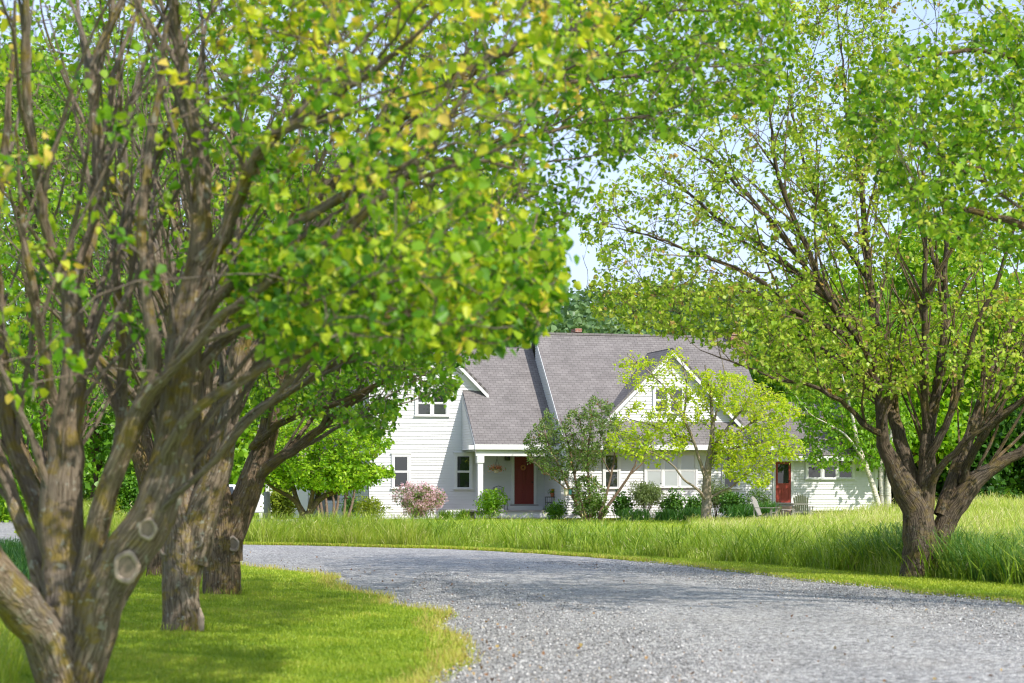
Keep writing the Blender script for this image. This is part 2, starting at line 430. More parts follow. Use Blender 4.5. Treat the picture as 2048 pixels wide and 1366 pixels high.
def leaves(pos, tip, nrm, size, tint, wide=.42, fold=.16):
    """ovate leaves, two quads folded along the midrib"""
    n = len(pos)
    t = unit(tip); nn = unit(nrm - t * np.sum(nrm * t, -1, keepdims=True)); s = np.cross(t, nn)
    size = np.broadcast_to(np.asarray(size, float).reshape(-1, 1), (n, 1))
    def at(a, b, c): return pos + size * (t * a + s * b + nn * c)
    lr_ = np.random.default_rng(n); q = lr_.uniform(.75, 1.2, (n, 1)); fo = fold * lr_.uniform(-.3, 2.4, (n, 1)); cu = lr_.uniform(-.28, .05, (n, 1)); w1 = wide * q; w2 = wide * .70 * q
    V = np.stack([at(0, 0, 0), at(.28, -w1, fo), at(.68, -w2, fo * .7 + cu * .5), at(1.0, 0, cu), at(.68, w2, fo * .7 + cu * .5), at(.28, w1, fo)], 1)
    b = (np.arange(n) * 6)[:, None]
    Q = np.concatenate([b + np.array([[0, 3, 2, 1]]), b + np.array([[0, 5, 4, 3]])], 1).reshape(-1, 4)
    return V.reshape(-1, 3), Q, np.repeat(tint, 2)

def leaf_mesh(name, pos, tip, nrm, size, tint, mat, parent, wide=.42, fold=.16):
    V, Q, T = leaves(pos, tip, nrm, size, np.clip(tint, 0, 1), wide, fold)
    return mesh_np(name, V, Q, mat, parent, attrs={'tint': ('FACE', T)})

def rand_orient(rng, n, out, droop=.5, up=.7, o=.5):
    tip = unit(rng.normal(0, 1, (n, 3)) * .75 + out * o + np.array([0, 0, -droop]))
    nrm = rng.normal(0, 1, (n, 3)) * .6 + np.array([0, 0, up]) + out * .25
    return tip, nrm

def grow(name, label, base, D, limbs, polys, depth, n=(60, 400, 3000), leaf=(.07, 6), mats=('pear', 'bark'), seed=1, tint=(.4, .2),
         maxlen=(3.2, 1.5, .8), zfork=1.0, sides=10, lr=1.0, fr=(.25, 1.0), jit=.008, nS=0, rS=.034, LS=(1.1, 3.2), cat='tree', group=None, up=True, tipr=.003, trunkname='trunk', wide=.42, lump=.05,
         droop=.5, upn=.7, rA=.011, weights=None, tint_fn=None, twig_mat=None):
    """limbs: [(px,py,dD,r), ...] polylines.  Branches grow from the limbs to points inside the crown outline."""
    rng = np.random.default_rng(seed)
    root = empty(name, base, 0, label, cat, group); b0 = np.array(base, float)
    main = []; N, DIR, RAD, LV = [], [], [], []
    for lb in limbs:
        a = np.array(lb, float)
        w = np.concatenate([P3(a[:, 0], a[:, 1], D + a[:, 2]), a[:, 3:4]], 1)
        c = catmull(w, .16 if sides >= 10 else .3)
        if len(c) > 4:
            jt = np.cumsum(rng.normal(0, 1, (len(c), 3)), 0) * jit; jt -= np.linspace(0, 1, len(c))[:, None] * jt[-1]
            c[:, :3] += jt
        c[:, 3] = np.maximum(c[:, 3] * (lr + (1 - lr) * sstep(.12, .175, c[:, 3])), .004)
        main.append(c)
        d = unit(np.gradient(c[:, :3], axis=0))
        m = c[:, 2] > zfork + b0[2]
        m[:max(1, int(.12 * len(c)))] = False
        N.append(c[m, :3]); DIR.append(d[m]); RAD.append(c[m, 3]); LV.append(np.zeros(m.sum()))
    N = np.vstack(N); DIR = np.vstack(DIR); RAD = np.concatenate(RAD)
    br = {0: main, 'S': [], 1: [], 2: [], 3: []}
    # secondary limbs: leave their limb at a shallow angle and sweep outward and up
    for _ in range(nS):
        for _try in range(6):
            wt = np.minimum(RAD, .09) ** .6 * (RAD > .012); i = rng.choice(len(N), p=wt / wt.sum())
            pr = rng.normal(0, 1, 3); pr -= DIR[i] * np.dot(pr, DIR[i]); pr /= np.linalg.norm(pr)
            d0 = unit(DIR[i] + pr * rng.uniform(.35, .9) + np.array([0, 0, .12])); l = rng.uniform(*LS) * min(1, .45 + RAD[i] * 9)
            en = N[i] + d0 * l + np.array([0, 0, .10 * l])
            q = CX + en[0] * F / en[1], HY - (en[2] - CAMZ) * F / en[1]
            if any(pnpoly(p, np.array([q[0]]), np.array([q[1]]))[0] for p in polys): break
        else: continue
        m = max(5, int(l / .2)); s = np.linspace(0, 1, m)[:, None]
        c = N[i] + unit(DIR[i] * .5 + d0) * l * .5
        pts = N[i] * (1 - s) ** 2 + 2 * c * s * (1 - s) + en * s ** 2
        wb = np.cumsum(rng.normal(0, .014, (m, 3)), 0); wb -= wb[0]; pts = pts + wb
        r0 = min(RAD[i] * .62, rS * (.55 + .25 * l)); rad = r0 + (.005 - r0) * s[:, 0] ** .8
        br['S'].append(np.concatenate([pts, rad[:, None]], 1)); d = unit(np.gradient(pts, axis=0))
        N = np.vstack([N, pts[2:]]); DIR = np.vstack([DIR, d[2:]]); RAD = np.concatenate([RAD, rad[2:]])
    clusters = []; cdirs = []
    axis = b0[:2]
    if weights is None: weights = [1] * len(polys)
    weights = np.array(weights, float) / sum(weights)
    for tier in (1, 2, 3):
        nt = n[tier - 1]
        tg = np.vstack([sample_poly(rng, p, max(1, int(nt * w)), D, depth) for p, w in zip(polys, weights)])
        if tier < 3:
            dmin = np.array([np.min(np.sum((N - t) ** 2, 1)) for t in tg]); tg = tg[np.argsort(dmin)]
        newN, newD, newR = [], [], []
        for t in tg:
            v = t - N; L = np.linalg.norm(v, axis=1) + 1e-6
            cosang = np.sum(v * DIR, 1) / L
            cost = L * (1 + 1.1 * (1 - cosang)) + (.5 * np.maximum(0, N[:, 2] - t[2]) if up else 0)
            if tier == 1: cost = cost - 4 * np.minimum(RAD, .05)
            i = int(np.argmin(cost)); l = L[i]
            if l > maxlen[tier - 1]:
                t = N[i] + v[i] / l * maxlen[tier - 1] * rng.uniform(.6, 1); l = maxlen[tier - 1] * .8
            if l < .06: continue
            dd = unit(DIR[i] * .8 + v[i] / l * .9 + rng.normal(0, .18, 3) + (np.array([0, 0, .25]) if up else 0))
            c = N[i] + dd * l * .5
            m = {1: max(4, int(l / .22) + 1), 2: max(4, int(l / .18) + 1), 3: 4}[tier]
            s = np.linspace(0, 1, m)[:, None]
            pts = N[i] * (1 - s) ** 2 + 2 * c * s * (1 - s) + t * s ** 2
            wob = rng.normal(0, {1: .035, 2: .022, 3: .012}[tier], (m, 3)); wob[0] = 0
            pts = pts + wob * min(1, l)
            r0 = min(RAD[i] * .75, {1: rA * (.7 + .8 * l), 2: .0055 + .004 * l, 3: .0042}[tier])
            rad = r0 + (tipr * {1: 1.5, 2: 1.15, 3: .75}[tier] - r0) * s[:, 0]
            br[tier].append(np.concatenate([pts, rad[:, None]], 1))
            d = unit(np.gradient(pts, axis=0))
            if tier < 3:
                N = np.vstack([N, pts[1:]]); DIR = np.vstack([DIR, d[1:]]); RAD = np.concatenate([RAD, rad[1:]])
            else:
                clusters.append(pts); cdirs.append(d)
    # meshes (object space is centred on the base)
    def build(polys_, sd, nm, mat, lp=0.0, parent=root):
        V, Q, U = tubes(polys_, sd, lp, rng)
        return mesh_np(nm, V - b0, Q, mat, parent, uvs=U, smooth=True)
    bm = M[mats[1]]
    build(main, sides, trunkname, bm, lump)
    bm2 = M[twig_mat] if twig_mat else bm
    V1, Q1, U1 = tubes(br['S'] + br[1], 6); V2, Q2, U2 = tubes(br[2], 4); V3, Q3, U3 = tubes(br[3], 3)
    V = np.vstack([V1, V2, V3]); U = np.vstack([U1, U2, U3])
    mesh_np('branches', V - b0, np.vstack([Q1, Q2 + len(V1), Q3 + len(V1) + len(V2)]), bm2, root, uvs=U, smooth=True)
    # leaves
    sz, per = leaf
    C = np.stack(clusters); Dd = np.stack(cdirs); nc = len(C)
    k = per; f = rng.uniform(fr[0], fr[1], (nc, k)) * 2.999
    i0 = np.minimum(f.astype(int), 2); fr = (f - i0)[..., None]
    ar = np.arange(nc)[:, None]
    pos = C[ar, i0] * (1 - fr) + C[ar, i0 + 1] * fr
    out = unit(C[:, 3] - C[:, 0])[:, None, :].repeat(k, 1).reshape(-1, 3)
    pos = pos.reshape(-1, 3) + rng.normal(0, sz * .55, (nc * k, 3))
    tip, nrm = rand_orient(rng, len(pos), out, droop, upn)
    ct = rng.normal(0, tint[1] * .7, nc).repeat(k)
    tn = tint[0] + ct + rng.normal(0, tint[1] * .7, nc * k)
    if tint_fn is not None: tn = tn + tint_fn(pos)
    leaf_mesh('crown', pos - b0, tip, nrm, sz * rng.uniform(.5, 1.25, len(pos)), tn, M[mats[0]], root, wide)
    return root

def scar(root, px, py, D, r, tilt=0.0, asp=1.25):
    """callus ring left where a limb was sawn off"""
    b = np.array(root.location); c = P3(px, py, D) - b
    mb = MB(); n = 18; m = 8; V = []; Fc = []
    for i in range(n):
        a = 2 * math.pi * i / n
        for j in range(m):
            q = 2 * math.pi * j / m
            rr = r * (1 + .24 * math.cos(q)) * (1 + .07 * math.sin(2 * a + 40 * r) + .05 * math.sin(5 * a))
            V.append((rr * math.cos(a), -.15 * r * math.sin(q), rr * math.sin(a) * asp))
    for i in range(n):
        for j in range(m):
            Fc.append((i * m + j, i * m + (j + 1) % m, (i + 1) % n * m + (j + 1) % m, (i + 1) % n * m + j))
    rot = Matrix.Rotation(tilt, 3, 'Y')
    mb.add([rot @ Vector(v) + Vector(c) for v in V], Fc)
    o = mb.build('branch_scar', M['scar'], root, smooth=True)
    mb = MB(); n = 16
    V = [(0, .03 * r, 0)] + [(r * .98 * math.cos(2 * math.pi * i / n), -.02 * r, r * .98 * asp * math.sin(2 * math.pi * i / n)) for i in range(n)]
    mb.add([rot @ Vector(v) + Vector(c) for v in V], [(0, 1 + i, 1 + (i + 1) % n) for i in range(n)])
    mb.build('heartwood', M['scar_core'], o)

def blob_leaves(rng, lobes, n, clump, spread, shell=.55):
    """leaf positions clumped in ellipsoid lobes: returns pos, outward, clump id"""
    lobes = np.asarray(lobes, float); vol = lobes[:, 3] * lobes[:, 4] * lobes[:, 5]; vol = vol ** .75; vol /= vol.sum()
    nc = max(1, n // clump)
    li = rng.choice(len(lobes), nc, p=vol)
    d = unit(rng.normal(0, 1, (nc, 3))); r = rng.uniform(shell ** 3, 1, nc) ** (1 / 3)
    c = lobes[li, :3] + d * r[:, None] * lobes[li, 3:6]
    pos = c.repeat(clump, 0) + np.clip(rng.normal(0, 1, (nc * clump, 3)), -2, 2) * spread
    return pos, d.repeat(clump, 0), np.arange(nc).repeat(clump)

def big_tree(name, label, x, y, h, w, mat='green', seed=1, n=9000, size=.28, bark='bark_dark', group=None, trunk=.22, skirt=.22, tint=(.45, .22), cat='tree', nl=13):
    """full-grown tree beyond the house: trunk, limbs, crown of leaf sprays"""
    rng = np.random.default_rng(seed); z = float(gz(x, y))
    root = empty(name, (x, y, z - .05), 0, label, cat, group)
    lobes = [(0, 0, h * .62, w * .27, w * .27, h * .34)]
    for i in range(nl):
        a = rng.uniform(0, 6.283); t = rng.uniform(skirt, .92)
        rr = w * .5 * (math.sin(math.pi * min(1, (t - skirt) / (1 - skirt) * .8 + .2)) ** .6) * rng.uniform(.5, .72)
        s = w * rng.uniform(.15, .26)
        lobes.append((rr * math.cos(a), rr * math.sin(a), h * t, s, s, s * rng.uniform(.6, .85)))
    polys = [catmull(np.array([(0, 0, -.1, h * .022 + .08), (.1, .05, h * .2, h * .016 + .05), (0, .1, h * .45, h * .011 + .03), (.1, 0, h * .8, .03)]), .8)]
    for L in lobes[1:]:
        t0 = max(.12, L[2] / h - rng.uniform(.2, .35)) * h
        st = np.array([0.05, .05, t0]); en = np.array(L[:3])
        mid = (st + en) / 2 + np.array([0, 0, .06 * h])
        polys.append(catmull(np.array([(*st, h * .008 + .02), (*mid, h * .005 + .012), (*en, .02)]), .8))
    V, Q, U = tubes(polys, 7)
    mesh_np('trunk', V, Q, M[bark], root, uvs=U, smooth=True)
    pos, out, cid = blob_leaves(rng, lobes, n, 14, size * 1.15)
    m = pos[:, 2] > .15; pos, out, cid = pos[m], out[m], cid[m]
    tip, nrm = rand_orient(rng, len(pos), out, .35, .6)
    tn = tint[0] + rng.normal(0, tint[1] * .8, cid.max() + 1)[cid] + rng.normal(0, tint[1] * .5, len(pos))
    leaf_mesh('crown', pos, tip, nrm, size * rng.uniform(.6, 1.3, len(pos)), tn, M[mat], root)
    return root

def copy_tree(o, loc, rz, scale=1.0, label=None, group=None):
    r = o.copy(); COL.objects.link(r); r.location = loc; r.rotation_euler = (0, 0, rz); r.scale = (scale,) * 3
    if label: r['label'] = label
    if group: r['group'] = group
    for ch in list(o.children):
        c = ch.copy(); COL.objects.link(c); c.parent = r
        for g in list(ch.children):
            d = g.copy(); COL.objects.link(d); d.parent = c
    return r

def bush(name, label, px, D, w, h, mat='green', n=1800, size=.07, seed=1, tint=(.45, .22), stems=7, cat='shrub', group=None, flower=None, nflower=0,
         fsize=.05, lift=0.0, flat=.8, z=None, stemr=.012, wide=.42, open_base=0.0, shell=.45):
    """rounded shrub on several stems; w, h in photo pixels at distance D"""
    rng = np.random.default_rng(seed)
    W = w * D / F; H = h * D / F; x = (px - CX) * D / F
    zb = float(gz(x, D)) if z is None else z
    root = empty(name, (x, D, zb), 0, label, cat, group)
    lobes = []
    lo = open_base * H
    for i in range(9):
        a = i * 2.4 + rng.uniform(-.3, .3); rr = W * .30 * math.sqrt((i + .3) / 9)
        t = rng.uniform(.35, .72) if i else .6
        s = W * rng.uniform(.20, .28)
        lobes.append((rr * math.cos(a), rr * math.sin(a) * flat, lo + (H - lo) * t, s, s * flat, (H - lo) * rng.uniform(.26, .36)))
    polys = []
    for i in range(stems):
        L = lobes[i % 9]; a = rng.uniform(0, 6.28); b = rng.uniform(0, .08) * W
        st = np.array([b * math.cos(a), b * math.sin(a), -.03]); en = np.array(L[:3]) + rng.normal(0, .12, 3) * W * .4
        mid = st * .45 + en * .55 + np.array([0, 0, -.05 * H]); mid[:2] *= .75
        polys.append(catmull(np.array([(*st, stemr), (*mid, stemr * .7), (*en, stemr * .35)]), .12))
    V, Q, U = tubes(polys, 5)
    mesh_np('stems', V, Q, M['bark_stem'], root, uvs=U, smooth=True)
    pos, out, cid = blob_leaves(rng, lobes, n, 9, size * .95, shell)
    m = (pos[:, 2] > .02 + lo * .6); pos, out, cid = pos[m], out[m], cid[m]
    tip, nrm = rand_orient(rng, len(pos), out, .25, .6, .8)
    tn = tint[0] + rng.normal(0, tint[1] * .7, cid.max() + 1)[cid] + rng.normal(0, tint[1] * .6, len(pos))
    leaf_mesh('foliage', pos, tip, nrm, size * rng.uniform(.6, 1.2, len(pos)), tn, M[mat], root, wide)
    if flower:
        fp, fo, fc = blob_leaves(rng, lobes, nflower, 22, fsize * 1.5, .86)
        fp = fp[fp[:, 2] > .1 * H] if len(fp) else fp
        fo = unit(rng.normal(0, 1, fp.shape))
        leaf_mesh('blossoms', fp, fo, rng.normal(0, 1, fp.shape), fsize * rng.uniform(.6, 1.2, len(fp)), rng.normal(.5, .25, len(fp)), M[flower], root, .5)
    return root

def blades(name, xy, h, w, tint, mat, rng, bend=.35, kind='stuff', parent=None, zoff=None, seed_heads=0.0, head_len=.10, dirs=None, label=None):
    """grass: each blade a bent strip of two quads and a tip; some carry a seed head"""
    n = len(xy); z = gz(xy[:, 0], xy[:, 1]) if zoff is None else zoff
    a = rng.uniform(0, 6.283, n) if dirs is None else dirs
    face = rng.uniform(0, 6.283, n)
    d = np.stack([np.cos(a), np.sin(a), 0 * a], -1); s = np.stack([np.cos(face), np.sin(face), 0 * face], -1)
    b = np.concatenate([xy, np.asarray(z)[:, None] - .01], 1)
    be = (bend * rng.uniform(.2, 1.6, n) * h)[:, None]; h_ = h[:, None]; w_ = w[:, None]
    up = np.array([[0, 0, 1.]])
    p1 = b + up * h_ * .5 + d * be * .22
    p2 = b + up * h_ * .88 + d * be * .62
    p3 = b + up * h_ * (1.0 - .12 * np.minimum(1.5, be / h_ * 2)) + d * be * 1.15
    V = np.stack([b - s * w_ * .5, b + s * w_ * .5, p1 - s * w_ * .45, p1 + s * w_ * .45, p2 - s * w_ * .28, p2 + s * w_ * .28, p3], 1)
    i = (np.arange(n) * 7)[:, None]
    Q = np.concatenate([i + np.array([[0, 1, 3, 2]]), i + np.array([[2, 3, 5, 4]])], 1).reshape(-1, 4); T = i + np.array([[4, 5, 6]])
    V = V.reshape(-1, 3); tq = np.repeat(tint, 2); tt = tint
    Fs = [Q, T]; tv = [tq, tt]
    if seed_heads > 0:
        k = rng.random(n) < seed_heads; m = k.sum(); top = p3[k]; dd = unit(p3[k] - p2[k]); ss = s[k]
        top = top + np.array([0, 0, .12]) * h_[k]; hl = head_len * rng.uniform(.7, 1.3, (m, 1)); hw = .011
        base = b[k]
        H = np.stack([top, top + dd * hl * .4 + ss * hw, top + dd * hl, top + dd * hl * .4 - ss * hw, base - ss * .003, base + ss * .003], 1)
        j = len(V) + (np.arange(m) * 6)[:, None]
        Fs = [np.concatenate([Q, j + np.array([[0, 1, 2, 3]])]), np.concatenate([T, j + np.array([[4, 5, 0]])])]
        tv = [np.concatenate([tq, rng.normal(.95, .08, m)]), np.concatenate([tt, rng.normal(.8, .08, m)])]
        V = np.vstack([V, H.reshape(-1, 3)])
    o = mesh_np(name, V, Fs, M[mat], parent, attrs={'tint': ('FACE', np.clip(np.concatenate(tv), 0, 1))})
    if kind: o['kind'] = kind
    return o
# ------------------------------------------------------------------ ground, drive, hills
def grid_sheet(name, xs, ys, zf, mat, dz=0.0):
    X, Y = np.meshgrid(xs, ys); Z = zf(X, Y) + dz
    V = np.stack([X, Y, Z], -1).reshape(-1, 3); nx, ny = len(xs), len(ys)
    i = (np.arange(ny - 1)[:, None] * nx + np.arange(nx - 1)[None, :]).ravel()
    Q = np.stack([i, i + 1, i + nx + 1, i + nx], -1)
    return mesh_np(name, V, Q, mat, smooth=True)
xs = np.concatenate([[-2500, -900, -400, -200, -120, -80], np.arange(-60, 61, 1.0), [80, 120, 200, 400, 900, 2500]])
ys = np.concatenate([[-400, -100, -30, -10], np.arange(0, 131, 1.0), [150, 200, 300, 500, 900, 2500]])
tag(grid_sheet('ground', xs, ys, lambda x, y: gz(x, y) - .02, M['ground']), kind='structure')

FAR = np.array([(7.6, 2), (7.5, 14), (7.15, 22), (6.8, 26.7), (5.9, 30), (4.85, 33.7), (2.85, 41.3), (.6, 46.5), (-1.9, 50), (-6.7, 53.3), (-9.5, 54.3), (-11.8, 56), (-14.5, 60), (-16.8, 68), (-18, 78.5)], float)
NEAR = np.array([(-2.0, 2), (-1.2, 9), (-.66, 15.5), (-.50, 18.2), (-.42, 19.8), (-.80, 21.6), (-.86, 24.6), (-1.66, 26.6), (-1.9, 28.6), (-2.6, 30.5), (-3.0, 33.6), (-3.5, 35.8), (-4.5, 37.4), (-5.7, 40.5), (-7.6, 45.5), (-9.5, 47.5), (-12, 50.5), (-15, 55), (-18.5, 63), (-21.5, 78.5)], float)
def resample(p, n):
    c = catmull(p, .5); L = np.concatenate([[0], np.cumsum(np.linalg.norm(np.diff(c, axis=0), axis=1))]); s = np.linspace(0, L[-1], n)
    return np.stack([np.interp(s, L, c[:, 0]), np.interp(s, L, c[:, 1])], -1)
nf = 220; fa = resample(FAR, nf); ne = resample(NEAR, nf)
rg = np.random.default_rng(3)
def wob(n, s, amp):
    x = np.arange(n); return sum(amp / (k + 1) * np.sin(x * s * (k + 1) * 1.7 + rg.uniform(0, 6)) for k in range(4))
fa += np.stack([wob(nf, .35, .06), wob(nf, .3, .08)], -1); ne += np.stack([wob(nf, .4, .07), wob(nf, .33, .07)], -1)
m = 14; s = np.linspace(0, 1, m)[None, :, None]
dv = ne[:, None, :] * (1 - s) + fa[:, None, :] * s
zz = gz(dv[..., 0], dv[..., 1]) + .004 + .05 * np.sin(np.pi * s[..., 0])
V = np.concatenate([dv, zz[..., None]], -1).reshape(-1, 3)
i = (np.arange(nf - 1)[:, None] * m + np.arange(m - 1)[None, :]).ravel()
tag(mesh_np('gravel_driveway', V, np.stack([i, i + 1, i + m + 1, i + m], -1), M['gravel'], smooth=True), kind='structure')
DRIVE = np.vstack([ne, fa[::-1]])
def on_drive(x, y): return pnpoly(DRIVE, np.asarray(x), np.asarray(y))
pad = MB(); pad.add([(-30, 78.2, gz(-30, 78.2) + .006), (-6.6, 78.2, gz(-6, 78.2) + .006), (-6.6, 86, gz(-6, 86) + .006), (-30, 86, gz(-30, 86) + .006)], [(0, 1, 2, 3)])
tag(pad.build('gravel_parking_area', M['gravel']), kind='structure')

# loose stones that stand proud of the packed gravel
def stones(n):
    rng = np.random.default_rng(11)
    y = 15 + 26 * rng.random(n * 3) ** 1.7; x = rng.uniform(-1.6, 8, n * 3)
    ok = on_drive(x, y) & (np.abs(x) < y * .262); x, y = x[ok][:n], y[ok][:n]; n = len(x)
    r = .005 + .010 * rng.random(n) ** 2.2
    base = np.array([(1, 0, 0), (-1, 0, 0), (0, 1, 0), (0, -1, 0), (0, 0, .8), (0, 0, -.5)], float)
    V = base[None] * rng.uniform(.6, 1.3, (n, 6, 1)); a = rng.uniform(0, 6.28, n); ca, sa = np.cos(a)[:, None], np.sin(a)[:, None]
    V = np.stack([V[..., 0] * ca - V[..., 1] * sa, V[..., 0] * sa + V[..., 1] * ca, V[..., 2] + .25 * V[..., 0]], -1) * r[:, None, None]
    # crown of the drive at that place
    t = .5
    V += np.stack([x, y, gz(x, y) + .004 + .038 + r * .2], -1)[:, None]
    T = np.array([(0, 2, 4), (2, 1, 4), (1, 3, 4), (3, 0, 4), (2, 0, 5), (1, 2, 5), (3, 1, 5), (0, 3, 5)])
    Fc = (np.arange(n)[:, None, None] * 6 + T[None]).reshape(-1, 3)
    tint = np.clip(rng.beta(1.6, 1.8, n), 0, .97); tint[rng.random(n) < .016] = 1
    tag(mesh_np('loose_gravel', V.reshape(-1, 3), Fc, M['stone'], attrs={'tint': ('FACE', np.repeat(tint, 8))}), kind='stuff')
stones(60000)

def litter():
    rng = np.random.default_rng(12); n = 420
    y = 15.5 + 30 * rng.random(n) ** 1.5; x = np.where(rng.random(n) < .55, np.interp(y, ne[:, 1], ne[:, 0]) + rng.exponential(.5, n), rng.uniform(-1, 7, n))
    ok = on_drive(x, y); x, y = x[ok], y[ok]; n = len(x)
    tip, nrm = rand_orient(rng, n, np.zeros((n, 3)), .1, 2.5)
    tag(leaf_mesh('leaf_litter', np.stack([x, y, gz(x, y) + .065], -1), tip, nrm, .035 * rng.uniform(.5, 1.3, n), rng.random(n), M['litter'], None), kind='stuff')
litter()
def hz(x, y):
    r = sstep(170, 330, y) * (18 + 4 * np.sin(x * .021 + 1) + 3 * np.sin(x * .057)) + 3 * sstep(330, 460, y)
    return r + .1
hx = np.linspace(-330, 330, 67); hy = np.linspace(165, 520, 36)
tag(grid_sheet('hills', hx, hy, lambda x, y: hz(x, y) - .6, M['ground']), kind='structure')
def hill_wood():
    rng = np.random.default_rng(21); n = 1000
    x = rng.uniform(-85, 85, n); y = rng.uniform(180, 350, n); s = rng.uniform(3.0, 5.2, n)
    z = hz(x, y); k = 150; ids = np.arange(n).repeat(k)
    d = unit(rng.normal(0, 1, (n * k, 3))); rr = rng.uniform(.55, 1, (n * k, 1)) ** .5
    ell = np.stack([s, s, s * rng.uniform(.9, 1.4, n)], -1)[ids]
    pos = np.stack([x, y, z + s * .9], -1)[ids] + d * rr * ell
    tip, nrm = rand_orient(rng, len(pos), d, .2, .6, .6)
    tn = (.45 + rng.normal(0, .2, n))[ids] + rng.normal(0, .12, len(pos))
    o = leaf_mesh('hillside_wood', pos, tip, nrm, rng.uniform(.5, 1.05, len(pos)), tn, M['forest'], None, .5)
    tag(o, kind='stuff')
hill_wood()

# ------------------------------------------------------------------ grass
def far_edge_y(x):
    o = np.argsort(fa[:, 0]); return np.interp(x, fa[o, 0], fa[o, 1])
def near_lawn():
    rng = np.random.default_rng(5); n = 520000
    y = 14.2 + 34 * rng.random(n) ** 1.45; x = -y * .262 + rng.random(n) * (y * .262 + .4)
    d = np.min(np.abs(x[:, None] - np.interp(y, ne[:, 1], ne[:, 0])[:, None]), 1)
    edge = np.interp(y, ne[:, 1], ne[:, 0]) - x      # distance to the gravel
    ok = (edge > -.02 - .13 * rng.random(n) ** 3)
    x, y, edge = x[ok], y[ok], edge[ok]
    left = x < -(5.35 + (y - 22) * .155)
    keep = ~(left & (y > 22.5) & (y < 43)); x, y, edge = x[keep], y[keep], edge[keep]
    n = len(x)
    p = .5 * np.sin(x * 1.3 + 1.1 * np.sin(y * .7)) + .5 * np.sin(y * 1.9 + 1.4 * np.sin(x * 2.1))
    q = .5 * np.sin(x * 5.3 + 2 * np.sin(y * 3.1)) + .5 * np.sin(y * 4.7 + x * 2.2)
    r3 = .5 * np.sin(x * 11 + 3 * np.sin(y * 6.1)) + .5 * np.sin(y * 9.3 + 2.7 * np.sin(x * 7.7)); tint = .46 + .12 * p + .11 * q + .08 * r3 + rng.normal(0, .14, n)
    dead = (edge < .34 * rng.random(n) ** 1.5 + .03 + .10 * q + .09 * p) & (rng.random(n) < .66)
    tint[dead] = rng.uniform(.80, .97, dead.sum())
    h = .055 + .018 * q + .035 * rng.random(n) + .07 * (dead & (rng.random(n) < .25)) - .012 * (edge < .30)
    w = .0045 + .0028 * (y / 20)
    blades('lawn_grass', np.stack([x, y], -1), np.maximum(.03, h), w, tint, 'lawn', rng, bend=.5)
near_lawn()
def tufts():
    rng = np.random.default_rng(13); P = []
    for x, y, r in ((-3.27, 14.8, .30), (-3.54, 21.4, .24), (-4.13, 28.6, .30), (-6.07, 34.6, .29), (6.80, 33.6, .32), (6.98, 33.6, .21)):
        a = rng.uniform(0, 6.283, 420); q = r + rng.exponential(.07, 420) - .02; P.append(np.stack([x + q * np.cos(a), y + q * np.sin(a)], -1))
    P = np.vstack(P); n = len(P)
    blades('tuft_grass', P, .06 + .13 * rng.random(n) ** 2, .006 + .004 * rng.random(n), .45 + rng.normal(0, .2, n), 'lawn', rng, bend=.6)
tufts()
def verge():
    rng = np.random.default_rng(6); n = 170000
    y = rng.uniform(19, 57, n); x0 = np.interp(y, fa[:, 1], fa[:, 0])
    wd = np.interp(y, [19, 27, 34, 42, 50, 57], [3.2, 2.6, 2.0, .9, .5, .3])
    x = x0 - .1 + rng.random(n) * (wd * (1 + .5 * (y > 40)) + .3)
    ok = (np.abs(x) < y * .27); x, y = x[ok], y[ok]; n = len(x)
    edge = x - np.interp(y, fa[:, 1], fa[:, 0])
    tint = .50 + .1 * np.sin(x * 2.1 + y) + rng.normal(0, .13, n)
    dead = (edge < .30 * rng.random(n) ** 1.5 + .1 * np.sin(x * 1.9 + y * .8)) & (rng.random(n) < .5); tint[dead] = rng.uniform(.74, .97, dead.sum())
    blades('verge_grass', np.stack([x, y], -1), .05 + .06 * rng.random(n), .007 + .0002 * y, tint, 'lawn', rng, bend=.5)
verge()
def house_lawn():
    rng = np.random.default_rng(8); n = 90000
    y = rng.uniform(54, 85, n); x = rng.uniform(-18, 12, n)
    ok = (np.abs(x) < y * .265) & ~on_drive(x, y) & ~((y > 78) & (x < -6.6)); x, y = x[ok], y[ok]
    blades('house_lawn_grass', np.stack([x, y], -1), .06 + .06 * rng.random(len(x)), np.full(len(x), .022), .58 + rng.normal(0, .13, len(x)), 'lawn', rng, bend=.5)
house_lawn()
